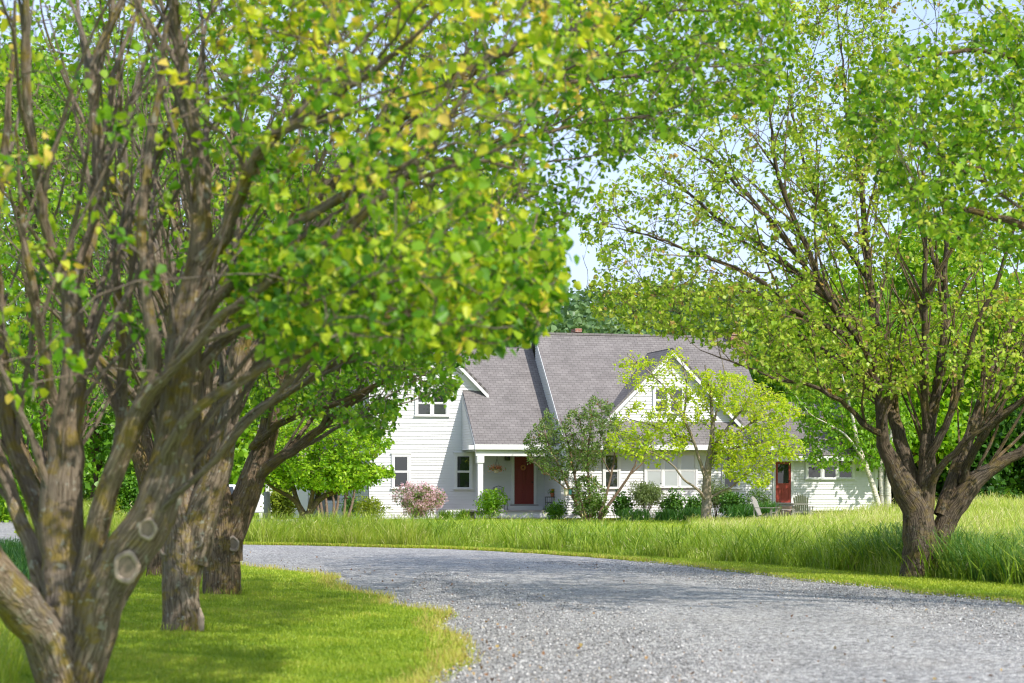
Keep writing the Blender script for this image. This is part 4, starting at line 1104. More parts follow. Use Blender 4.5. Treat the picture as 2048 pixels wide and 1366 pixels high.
def plant_stand():
    p = at_house(1106, 1012, -1.6); r = empty('plant_stand', (p[0], p[1], zF), TH, 'black wrought iron plant stand on the porch right of the front door', 'plant stand')
    w, d, h = .30, .14, .56; b = MB(); t = .012
    for sx in (-1, -.33, .33, 1):
        for sy in (-1, 1): b.tube([(sx * w, sy * d, 0), (sx * w, sy * d, h)], t if abs(sx) == 1 else .008, 5)
    for z in (h, .33): 
        for sy in (-1, 1): b.tube([(-w, sy * d, z), (w, sy * d, z)], t, 5)
        for sx in (-1, 1): b.tube([(sx * w, -d, z), (sx * w, d, z)], t, 5)
    for i in range(3):
        c = -w + w * (2 * i + 1) / 3; b.tube([(c + .09 * math.cos(a), -d - .003, .24 + .09 * math.sin(a)) for a in np.linspace(0, math.pi, 8)], .010, 5)
    b.build('frame', M['iron'], r)
    b = MB(); b.box(-w, w, -d, d, h + .013, h + .022); b.build('shelf', M['iron'], r)
    f = empty('flower_pot', (p[0] - .03, p[1], zF + h + .024), TH, 'terracotta pot of yellow flowers standing on the plant stand', 'flower pot')
    b = MB(); b.lathe([(.065, 0), (.085, .12), (.10, .12), (.10, .165), (.085, .165), (.08, .13)], (0, 0, 0), 14); b.build('pot', M['terracotta'], f, smooth=False)
    rng = np.random.default_rng(81); q = rng.normal(0, 1, (130, 3)) * np.array([.07, .07, .05]) + np.array([0, 0, .21])
    leaf_mesh('foliage', q, unit(rng.normal(0, 1, q.shape)), rng.normal(0, 1, q.shape), .05, rng.normal(.5, .2, len(q)), M['green'], f)
    q = rng.normal(0, 1, (60, 3)) * np.array([.06, .06, .03]) + np.array([.03, 0, .27]); leaf_mesh('blossoms', q, unit(rng.normal(0, 1, q.shape)), rng.normal(0, 1, q.shape), .045, rng.random(len(q)), M['yellowflower'], f, .5)
plant_stand()
# yellow and blue feeder hung in the lilac
p = P3(1135, 983, 81.6); z0 = p[2]
fe = empty('bird_feeder', tuple(p), 0, 'small yellow and blue bird feeder hanging from the leggy lilac', 'bird feeder')
b = MB(); b.lathe([(.10, -.14), (.10, .10)], (-.05, 0, 0), 12); b.build('seed_tube', M['cream'], fe)
b = MB(); b.lathe([(.055, -.12), (.055, .10)], (.11, 0, 0), 12); b.build('cup', M['teal'], fe)
b = MB(); b.box(-.17, .19, -.12, .12, .105, .13); b.box(-.17, .19, -.12, .12, -.165, -.145); b.tube([(0, 0, .13), (0, 0, .5), (-.05, .05, .8)], .006, 4); b.build('roof', M['brass'], fe)

# adirondack chairs -------------------------------------------------------
def adirondack(px, D, yaw, label, base=None):
    x = (px - CX) * D / F; r = empty('adirondack_chair', (x, D, float(gz(x, D))), yaw, label, 'chair', 'weathered garden chairs')
    # local: faces -y
    for s in (-1, 1):
        b = MB(); b.hexa([(s * .30 - .012, -.45, .0), (s * .30 + .012, -.45, .0), (s * .30 + .012, -.36, .0), (s * .30 - .012, -.36, .0), (s * .30 - .012, -.45, .55), (s * .30 + .012, -.45, .55), (s * .30 + .012, -.36, .55), (s * .30 - .012, -.36, .55)]); b.build('leg', M['teak'], r)
        b = MB(); b.hexa([(s * .27 - .012, -.40, .26), (s * .27 + .012, -.40, .26), (s * .27 + .012, .55, 0), (s * .27 - .012, .55, 0), (s * .27 - .012, -.40, .38), (s * .27 + .012, -.40, .38), (s * .27 + .012, .55, .10), (s * .27 - .012, .55, .10)]); b.build('side_rail', M['teak'], r)
        b = MB(); P = [(s * .25, -.50), (s * .40, -.50), (s * .42, -.30), (s * .36, .30), (s * .27, .36), (s * .25, -.2)]
        n = len(P); b.add([(a, c, .553) for a, c in P] + [(a, c, .575) for a, c in P], [tuple(range(n - 1, -1, -1)), tuple(range(n, 2 * n))] + [(i, (i + 1) % n, (i + 1) % n + n, i + n) for i in range(n)]); b.build('armrest', M['teak'], r)
        b = MB(); b.box(s * .33 - .03, s * .33 + .03, .27, .30, .10, .55); b.build('rear_leg', M['teak'], r)
    b = MB()
    for i in range(6):
        y = -.40 + i * .095; z = .385 - .27 * (y + .40); b.hexa([(-.26, y, z), (.26, y, z), (.26, y + .08, z - .022), (-.26, y + .08, z - .022), (-.26, y, z + .02), (.26, y, z + .02), (.26, y + .08, z - .002), (-.26, y + .08, z - .002)])
    b.build('seat', M['teak'], r)
    tops = [.90, .965, .995, 1.0, .995, .965, .90]
    bk = MB()
    for i in range(7):
        c0 = (i - 3) * .068; c1 = (i - 3) * .088; w0, w1 = .028, .037; t = tops[i]
        def yy(z): return .14 + (z - .2) * .42
        def q(c, w, z, dy): return [(c - w, yy(z) + dy, z), (c + w, yy(z) + dy, z)]
        lo = q(c0, w0, .17, 0); up = q(c1, w1, t - .02, 0)
        bk.add([*lo, *reversed([(a, y + .02, z) for a, y, z in lo]), *up, *reversed([(a, y + .02, z) for a, y, z in up]), ], [(3, 2, 1, 0), (4, 5, 6, 7), (0, 1, 5, 4), (1, 2, 6, 5), (2, 3, 7, 6), (3, 0, 4, 7)])
        bk.add([up[0], up[1], (c1, yy(t + .025), t + .025), (up[0][0], up[0][1] + .02, up[0][2]), (up[1][0], up[1][1] + .02, up[1][2]), (c1, yy(t + .025) + .02, t + .025)], [(0, 1, 2), (5, 4, 3), (1, 4, 5, 2), (0, 2, 5, 3)])
    for z in (.30, .62): bk.box(-.27, .27, .14 + (z - .2) * .42 + .022, .14 + (z - .2) * .42 + .05, z, z + .07)
    bk.build('backrest', M['teak'], r)
    return r
adirondack(1528, 78.5, R(62), 'weathered grey wooden garden chair turned sideways in profile on the lawn')
adirondack(1606, 78.0, R(160), 'weathered grey wooden garden chair showing its fanned slat back square on')
x = (1575 - CX) * 79 / F; tb = empty('garden_table', (x, 79, float(gz(x, 79))), .2, 'low weathered wooden table between the two garden chairs', 'table')
b = MB(); 
for i in range(4): b.box(-.30, .30, -.22 + i * .112, -.12 + i * .112, .43, .455)
b.build('tabletop', M['teak'], tb)
for sx in (-1, 1):
    for sy in (-1, 1): b = MB(); b.box(sx * .24 - .025, sx * .24 + .025, sy * .17 - .025, sy * .17 + .025, 0, .428); b.build('leg', M['teak'], tb)

# mulch bed along the house
mu = MB(); pts = [hw(780, -1.2), hw(900, -2.6), hw(1000, -3.4), hw(1250, -5.6), hw(1540, -5.4), hw(1540, -2.9), hw(1130, -2.9), hw(1100, -2.5), hw(950, -2.4), hw(940, -.1), hw(780, -.1)]
mu.add([(a, b, float(gz(a, b)) + .012) for a, b in pts], [tuple(range(len(pts)))]); tag(mu.build('mulch_bed', M['mulch']), kind='structure')

# garage --------------------------------------------------------------------
gx0, gD = (585 - CX) * 90 / F, 90.0
ga = empty('garage', (gx0, gD, 0), R(6), 'low white garage with an open bay beyond the crabapple tree', 'garage'); Wg = 4.2
siding('wall', 0, .1, .9, lambda z: 1.55, lambda z: Wg, ga); siding('wall', 0, .9, 2.75, lambda z: 2.0, lambda z: Wg, ga)
hd = MB(); hd.box(-1.2, 2.0, -.05, .1, 2.25, 2.8); hd.build('door_header', M['trim'], ga)
g = MB(); g.box(0, .70, -.04, .04, .12, 2.25); g.box(-1.2, -.9, -.06, .1, .1, 2.25); g.box(.72, .80, -.08, .08, .1, 2.25)
for i in range(3): g.box(.08 + i * .21, .26 + i * .21, -.05, -.04, .3, 2.1)
g.build('door', M['trim'], ga, label='white panelled garage door leaf')
g = MB(); g.box(.80, 1.55, 1.8, 1.9, .1, 2.25); g.build('back_wall', M['steel'], ga)
g = MB(); g.box(2.35, 2.95, -.06, -.018, .12, 2.1); g.build('door', M['reddoor_sunlit'], ga, label='red plank garage side door')
slab('roof', [(-1.6, -.5, 2.62), (Wg + .3, -.5, 2.62), (Wg + .3, 3.2, 4.9), (-1.6, 3.2, 4.9)], .12, parent=ga)
slab('roof', [(Wg + .3, 6.9, 2.62), (-1.6, 6.9, 2.62), (-1.6, 3.2, 4.9), (Wg + .3, 3.2, 4.9)], .12, parent=ga)
g = MB(); g.box(-1.5, -1.35, 0, 6.4, .1, 2.7); g.box(-1.5, Wg, 6.3, 6.4, .1, 2.7); g.box(Wg - .12, Wg, .02, 6.4, .1, 2.7); g.build('wall', M['siding'], ga)

# parked white car, seen between the trunks ----------------------------------
def car():
    D = 82.0; x = (424 - CX) * D / F; r = empty('parked_car', (x, D, float(gz(x, D)) + .01), R(8), 'white car parked on the far gravel behind the third pear tree', 'car')
    prof = [(-2.2, .32), (-2.25, .62), (-2.1, .84), (-1.55, .95), (-.85, 1.42), (-.2, 1.50), (.9, 1.49), (1.65, 1.30), (2.15, .98), (2.25, .70), (2.2, .34)]
    b = MB(); n = len(prof); W = .86
    def w(z): return W if z < .95 else W - (z - .95) * .32
    V = [(a, -w(z), z) for a, z in prof] + [(a, w(z), z) for a, z in prof]
    b.add(V, [tuple(range(n)), tuple(range(2 * n - 1, n - 1, -1))] + [(i, i + n, (i + 1) % n + n, (i + 1) % n) for i in range(n)])
    o = b.build('body', M['carpaint'], r, bevel=.05)
    for s in (-1, 1):
        for q in ([(-1.25, 1.0), (-.80, 1.36), (-.05, 1.42), (-.05, 1.0)], [(.05, 1.0), (.05, 1.42), (.85, 1.41), (.95, 1.0)], [(1.05, 1.0), (.95, 1.40), (1.45, 1.28), (1.75, 1.02)]):
            b = MB(); b.add([(a, s * (w(z) + .012), z) for a, z in q] + [(a, s * (w(z) - .02), z) for a, z in q], [(0, 1, 2, 3), (7, 6, 5, 4), (0, 4, 5, 1), (1, 5, 6, 2), (2, 6, 7, 3), (3, 7, 4, 0)]); b.build('side_window', M['glass'], r)
    for xx in (-1.42, 1.38):
        for s in (-1, 1):
            b = MB(); b.lathe([(.20, -.11), (.33, -.10), (.34, 0), (.33, .10), (.20, .11)], (0, 0, 0), 20); b.v = [(xx + a, s * .80 + c, .335 + bb) for a, bb, c in b.v]; wh = b.build('wheel', M['rubber'], r, smooth=True)
            b = MB(); b.lathe([(.02, -.118), (.19, -.115), (.20, .0), (.19, .115), (.02, .118)], (0, 0, 0), 12); b.v = [(xx + a, s * .80 + c, .335 + bb) for a, bb, c in b.v]; b.build('rim', M['steel'], wh)
    for a in (-.8, .5): b = MB(); b.box(2.16, 2.25, a, a + .3, .72, .88); b.build('tail_lamp', M['tail'], r)
car()
x = (534 - CX) * 76 / F; b = MB(); b.tube([(0, 0, -.05), (.01, 0, .6), (-.01, 0, 1.25)], .14, 10, .12); o = b.build('wooden_post', M['teak'], None, smooth=True); o.location = (x, 76, float(gz(x, 76)))
tag(o, 'pale weathered post right of the parked white car', 'post')
# ------------------------------------------------------------------ the pear trees along the drive
GP = 'pear trees lining the gravel drive'
def dir_tint(sign=1, k=.05, c=0): return lambda p: k * np.clip(p[:, 2] - c, -3, 3) * sign
D1, D2, D3, D4, D5 = 14.8, 21.4, 28.6, 34.6, 33.6
def gbase(px, D): x = (px - CX) * D / F; return (x, D, float(gz(x, D)) - .02)

t1 = grow('pear_tree', 'nearest pear tree at the left edge with limbs fanning low from a mossy forked trunk', gbase(140, D1), D1, [
    [(138, 1440, 0, .29), (138, 1400, 0, .24), (140, 1330, 0, .22), (142, 1260, 0, .215), (138, 1190, 0, .18), (135, 1120, .05, .17), (132, 1010, .1, .16), (137, 880, .15, .145), (146, 720, .2, .125), (141, 590, .25, .11)],
    [(142, 605, .25, .085), (120, 530, .2, .06), (92, 460, .1, .055), (67, 308, -.1, .05), (51, 128, -.3, .045), (40, -60, -.5, .03), (20, -300, -.6, .012)],
    [(140, 620, .25, .085), (159, 538, .35, .07), (177, 435, .4, .065), (184, 256, .5, .058), (179, 128, .6, .05), (225, 25, .7, .045), (290, -200, .8, .012)],
    [(132, 1400, -.05, .17), (108, 1310, -.15, .175), (48, 1225, -.35, .168), (-10, 1150, -.6, .17), (-80, 1040, -.9, .15), (-200, 860, -1.3, .10), (-330, 600, -1.6, .05), (-430, 300, -1.8, .015)],
    [(105, 1240, .1, .13), (85, 1175, .2, .105), (68, 1120, .25, .085), (32, 1010, .4, .078), (0, 925, .5, .07), (-50, 760, .8, .055), (-90, 500, 1, .03), (-110, 200, 1.1, .01)],
    [(125, 1200, .3, .13), (97, 1088, .5, .10), (54, 985, .7, .09), (27, 890, .9, .085), (16, 790, 1, .08), (4, 680, 1.1, .07), (-5, 480, 1.2, .055), (10, 250, 1.2, .04), (30, 0, 1.2, .015)],
    [(160, 1250, -.1, .16), (176, 1150, -.2, .135), (198, 1020, -.3, .12), (235, 925, -.4, .105), (280, 815, -.5, .09), (306, 740, -.55, .075), (300, 640, -.6, .06), (285, 480, -.5, .05), (292, 300, -.4, .04), (330, 100, -.3, .03), (370, -150, -.2, .01)],
    [(158, 1400, 0, .165), (182, 1295, -.1, .17), (222, 1185, -.2, .17), (258, 1110, -.25, .175), (298, 1030, -.3, .165), (325, 960, -.3, .16), (352, 865, -.3, .155), (372, 740, -.25, .15), (388, 600, -.2, .14), (402, 470, -.2, .115), (400, 330, -.1, .09), (375, 180, 0, .07), (350, 60, .1, .055), (330, -150, .2, .015)],
    [(400, 520, -.2, .10), (440, 470, -.3, .075), (490, 350, -.5, .06), (550, 270, -.7, .05), (670, 200, -1, .035), (820, 90, -1.3, .022), (950, -60, -1.5, .008)],
    [(392, 640, -.25, .10), (430, 590, -.4, .062), (512, 512, -.6, .052), (600, 445, -.8, .045), (745, 370, -1, .035), (900, 330, -1.2, .025), (1060, 340, -1.4, .010)],
    [(285, 815, -.5, .07), (352, 745, -.7, .05), (425, 670, -.9, .045), (500, 600, -1.1, .042), (590, 525, -1.3, .038), (700, 450, -1.5, .03), (850, 350, -1.7, .022), (1030, 280, -1.9, .009)],
    [(330, 930, -.35, .09), (370, 850, -.6, .052), (440, 790, -.8, .045), (530, 740, -.9, .04), (640, 690, -1, .033), (760, 640, -1.1, .025), (900, 600, -1.1, .016), (1060, 590, -1.1, .007)],
    [(365, 790, -.3, .09), (420, 700, -.1, .055), (500, 640, .2, .045), (620, 590, .5, .036), (760, 560, .8, .026), (900, 520, 1, .018), (1050, 500, 1.1, .007)],
    [(190, 1050, .1, .09), (215, 960, .3, .075), (238, 860, .5, .065), (245, 720, .7, .055), (235, 560, .9, .045), (250, 380, 1, .035), (240, 180, 1.1, .02), (250, 0, 1.1, .008)],
    [(150, 880, .2, .07), (108, 800, .1, .05), (85, 700, -.2, .042), (60, 560, -.4, .035), (40, 400, -.5, .02), (30, 250, -.6, .008)],
    ], [[(-500, -400), (560, -400), (520, 300), (420, 640), (330, 780), (150, 800), (-20, 820), (-300, 850), (-650, 500)],
        [(420, -400), (1150, -350), (1310, -60), (1240, 90), (1150, 200), (1100, 330), (1085, 470), (1000, 540), (700, 560), (520, 500), (420, 250)],
        [(480, 480), (700, 470), (1000, 470), (1125, 470), (1120, 590), (1090, 665), (1000, 690), (800, 690), (680, 690), (540, 690), (470, 620)]],
    3.4, n=(200, 1100, 2350), leaf=(.082, 9), mats=('pear_near', 'bark'), seed=101, nS=115, rS=.026, lr=.74, fr=(.45, 1.0), rA=.019, tipr=.0042, jit=.012, twig_mat='twig', tint=(.50, .27), weights=[.34, 1.0, 1.2], zfork=1.2, sides=14, group=GP,
    lump=.05, tint_fn=lambda p: .10 * np.clip(p[:, 2] - 3.5, -2.0, 2.2))
for a in ((253, 1135, .41, .080, .3), (295, 1058, .42, .056, .3), (122, 1008, .035, .048, 0), (143, 1345, .215, .042, 0)):
    scar(t1, a[0], a[1], D1 - a[2], a[3], a[4])

t2 = grow('pear_tree', 'second pear tree on the lawn, rugged trunk with peeled pale bark strips near its foot', gbase(363, D2), D2, [
    [(363, 1275, 0, .24), (362, 1262, 0, .225), (362, 1240, 0, .21), (361, 1200, 0, .20), (360, 1150, 0, .215), (362, 1110, 0, .25), (365, 1070, 0, .26), (360, 1020, 0, .2), (352, 950, 0, .17), (350, 850, .1, .15), (362, 740, .2, .135), (372, 600, .3, .115), (385, 430, .5, .09), (380, 250, .7, .07), (360, 80, .8, .05), (350, -150, .9, .012)],
    [(378, 1120, -.02, .22), (395, 1060, -.05, .185), (418, 990, -.1, .165), (440, 930, -.1, .15), (452, 860, -.1, .14), (468, 760, -.1, .13), (490, 660, -.1, .12), (525, 560, -.2, .115), (580, 455, -.3, .11), (665, 350, -.5, .105), (780, 250, -.7, .095), (925, 160, -1, .08), (1040, 95, -1.2, .065), (1180, 60, -1.4, .045), (1330, 30, -1.5, .02), (1450, 20, -1.6, .008)],
    [(418, 985, -.1, .12), (445, 900, -.3, .085), (480, 845, -.5, .07), (545, 800, -.8, .055), (640, 740, -1.1, .045), (740, 700, -1.3, .035), (850, 680, -1.5, .022), (960, 690, -1.6, .008)],
    [(350, 1030, .1, .14), (332, 930, .3, .12), (315, 800, .6, .10), (300, 650, .9, .08), (270, 470, 1.1, .06), (240, 250, 1.3, .04), (200, 0, 1.4, .012)],
    [(390, 1040, .2, .13), (405, 930, .4, .11), (415, 800, .7, .10), (440, 650, 1, .085), (480, 480, 1.3, .07), (540, 300, 1.6, .055), (620, 120, 1.8, .04), (700, -100, 2, .012)],
    [(470, 760, -.1, .10), (520, 690, .2, .075), (600, 600, .6, .06), (700, 500, .9, .05), (820, 400, 1.2, .04), (960, 300, 1.4, .03), (1120, 230, 1.6, .02), (1300, 180, 1.7, .008)],
    [(585, 450, -.3, .085), (690, 400, -.9, .06), (800, 360, -1.3, .05), (950, 310, -1.6, .036), (1100, 270, -1.8, .024), (1250, 230, -1.9, .012), (1400, 200, -2, .006)],
    [(360, 740, .2, .09), (330, 620, -.3, .07), (280, 480, -.8, .055), (200, 330, -1.3, .04), (120, 150, -1.7, .02), (80, 0, -1.9, .008)],
    [(352, 920, 0, .09), (310, 850, -.4, .06), (250, 770, -.9, .05), (170, 690, -1.3, .036), (80, 600, -1.6, .02), (0, 520, -1.8, .008)],
    [(925, 165, -1, .06), (1000, 190, -1.2, .04), (1120, 170, -1.3, .03), (1260, 150, -1.3, .022), (1400, 130, -1.3, .014), (1520, 130, -1.3, .006)],
    ], [[(-150, -300), (900, -300), (900, 200), (860, 690), (620, 760), (460, 800), (300, 780), (150, 740), (-50, 640)],
        [(760, -250), (1400, -280), (1590, -50), (1578, 120), (1540, 205), (1400, 250), (1290, 290), (1235, 350), (1100, 390), (900, 400), (760, 330)],
        [(700, 380), (1000, 350), (1190, 380), (1130, 480), (1128, 560), (1090, 640), (1040, 690), (930, 720), (860, 760), (700, 740), (600, 690)],
        [(1150, -60), (1595, -60), (1580, 120), (1540, 205), (1400, 250), (1290, 290), (1190, 330), (1120, 200)]],
    4.0, n=(220, 1050, 2700), leaf=(.078, 9), mats=('pear', 'bark'), seed=202, nS=150, rS=.029, lr=.78, fr=(.45, 1.0), rA=.018, tipr=.004, jit=.012, twig_mat='twig', tint=(.45, .22), weights=[.5, .75, .9, .8], zfork=1.1, sides=14, group=GP, lump=.075,
    tint_fn=lambda p: .045 * np.clip(p[:, 2] - 4, -3, 3))
for a in ((392, 1080, .225, .062, 0), (331, 1097, .18, .055, 0)): scar(t2, a[0], a[1], D2 - a[2], a[3], a[4])
def strip_patch(root, pts, w, D):
    """pale torn strip where bark has come away"""
    b = np.array(root.location); mb = MB(); V = []
    for (px, py), ww in zip(pts, w):
        c = P3(px, py, D) - b
        V += [(c[0] - ww, c[1] + .015, c[2]), (c[0], c[1] - .012, c[2]), (c[0] + ww, c[1] + .015, c[2])]
    Fc = []
    for i in range(len(pts) - 1):
        Fc += [(i * 3, i * 3 + 1, i * 3 + 4, i * 3 + 3), (i * 3 + 1, i * 3 + 2, i * 3 + 5, i * 3 + 4)]
    mb.add(V, Fc); mb.build('peeled_bark_strip', M['bare_wood'], root, smooth=True)
strip_patch(t2, [(377, 1108), (376, 1125), (374, 1145)], [.012, .026, .008], D2 - .235)
strip_patch(t2, [(371, 1180), (376, 1200), (380, 1222)], [.02, .036, .010], D2 - .218)
strip_patch(t2, [(398, 1215), (401, 1235), (402, 1262)], [.015, .04, .03], D2 - .17)

t3 = grow('pear_tree', 'third pear tree with a dark two-stemmed trunk beside the bend of the gravel', gbase(447, D3), D3, [
    [(447, 1200, 0, .31), (446, 1185, 0, .27), (446, 1150, 0, .25), (446, 1100, 0, .25), (444, 1060, 0, .24), (436, 1000, 0, .19), (432, 940, .1, .17), (437, 870, .2, .155), (450, 780, .3, .14), (470, 660, .5, .12), (480, 500, .7, .09), (470, 300, .9, .06), (450, 100, 1, .02)],
    [(456, 1120, -.05, .22), (470, 1060, -.08, .19), (488, 1010, -.1, .185), (508, 950, -.1, .17), (525, 890, -.1, .155), (540, 830, -.1, .14), (560, 760, -.2, .12), (600, 660, -.3, .10), (660, 540, -.5, .08), (740, 400, -.7, .06), (820, 250, -.9, .04), (900, 80, -1, .012)],
    [(512, 955, -.12, .115), (540, 935, -.25, .10), (570, 915, -.4, .09), (600, 895, -.5, .082), (650, 848, -.8, .07), (690, 812, -1, .06), (750, 770, -1.2, .048), (820, 735, -1.4, .034), (890, 715, -1.6, .012)],
    [(545, 935, -.3, .05), (590, 880, -.2, .04), (625, 835, 0, .034), (700, 770, .3, .025), (800, 720, .6, .010)],
    [(505, 895, -.2, .075), (550, 850, -.8, .062), (611, 820, -1.3, .055), (674, 802, -1.6, .046), (730, 778, -1.8, .036), (800, 752, -2, .024), (880, 745, -2.1, .008)],
    [(438, 1010, .1, .14), (418, 930, .4, .12), (400, 820, .8, .10), (370, 680, 1.2, .08), (320, 500, 1.5, .05), (270, 300, 1.7, .015)],
    [(540, 820, -.1, .09), (590, 740, .3, .07), (680, 640, .7, .055), (790, 540, 1, .04), (900, 470, 1.2, .025), (1000, 420, 1.3, .010)],
    [(450, 780, .3, .09), (420, 660, -.3, .07), (370, 500, -.8, .05), (300, 350, -1.3, .03), (220, 200, -1.6, .01)],
    [(434, 950, .1, .09), (390, 880, -.3, .06), (330, 820, -.8, .045), (250, 740, -1.3, .03), (160, 680, -1.6, .01)],
    ], [[(120, -60), (950, -60), (1060, 200), (1040, 450), (960, 620), (800, 700), (500, 780), (300, 770), (110, 650), (60, 300)],
        [(480, 700), (700, 660), (880, 660), (935, 700), (915, 790), (860, 800), (800, 800), (790, 868), (745, 862), (640, 835), (520, 830)]],
    3.9, n=(200, 800, 2000), leaf=(.082, 9), mats=('pear', 'bark_dark'), seed=303, nS=160, lr=.8, fr=(.4, 1.0), rA=.018, tipr=.004, jit=.012, twig_mat='twig', tint=(.40, .2), weights=[2.1, 1], zfork=1.5, sides=12, group=GP, lump=.07)
for a in ((466, 1088, .265, .075, 0),): scar(t3, a[0], a[1], D3 - a[2], a[3], a[4])

t4 = grow('pear_tree', 'fourth pear tree, mostly hidden behind the peeled trunk of the second', gbase(322, D4), D4, [
    [(322, 1160, 0, .28), (321, 1140, 0, .25), (320, 1060, 0, .24), (322, 960, 0, .19), (325, 860, 0, .16), (335, 700, .2, .13), (345, 500, .4, .09), (340, 250, .5, .05), (330, 50, .5, .012)],
    [(320, 1050, 0, .18), (290, 960, -.2, .14), (255, 850, -.4, .12), (215, 700, -.7, .09), (170, 500, -1, .06), (130, 300, -1.2, .015)],
    [(322, 1040, .1, .18), (365, 940, .3, .14), (420, 820, .5, .12), (480, 680, .8, .09), (540, 500, 1, .06), (600, 300, 1.2, .015)],
    [(320, 1000, -.1, .13), (350, 900, -.6, .11), (400, 760, -1.1, .08), (440, 600, -1.5, .06), (470, 400, -1.9, .02)],
    [(320, 980, .1, .13), (290, 860, .8, .10), (270, 700, 1.3, .08), (240, 520, 1.7, .05), (220, 300, 2, .012)],
    ], [[(-60, 60), (300, -40), (640, 20), (730, 300), (700, 650), (600, 800), (450, 850), (250, 850), (60, 830), (-120, 650), (-150, 300)]],
    3.9, n=(140, 500, 1500), leaf=(.095, 6), mats=('pear', 'bark_dark'), seed=404, nS=90, twig_mat='twig', tint=(.42, .2), zfork=1.6, sides=10, group=GP)
copy_tree(t4, (-9.6, 41.5, float(gz(-9.6, 41.5)) - .02), 2.1, 1.0, 'pear tree farthest along the left row, seen between the limbs of the nearest', GP)

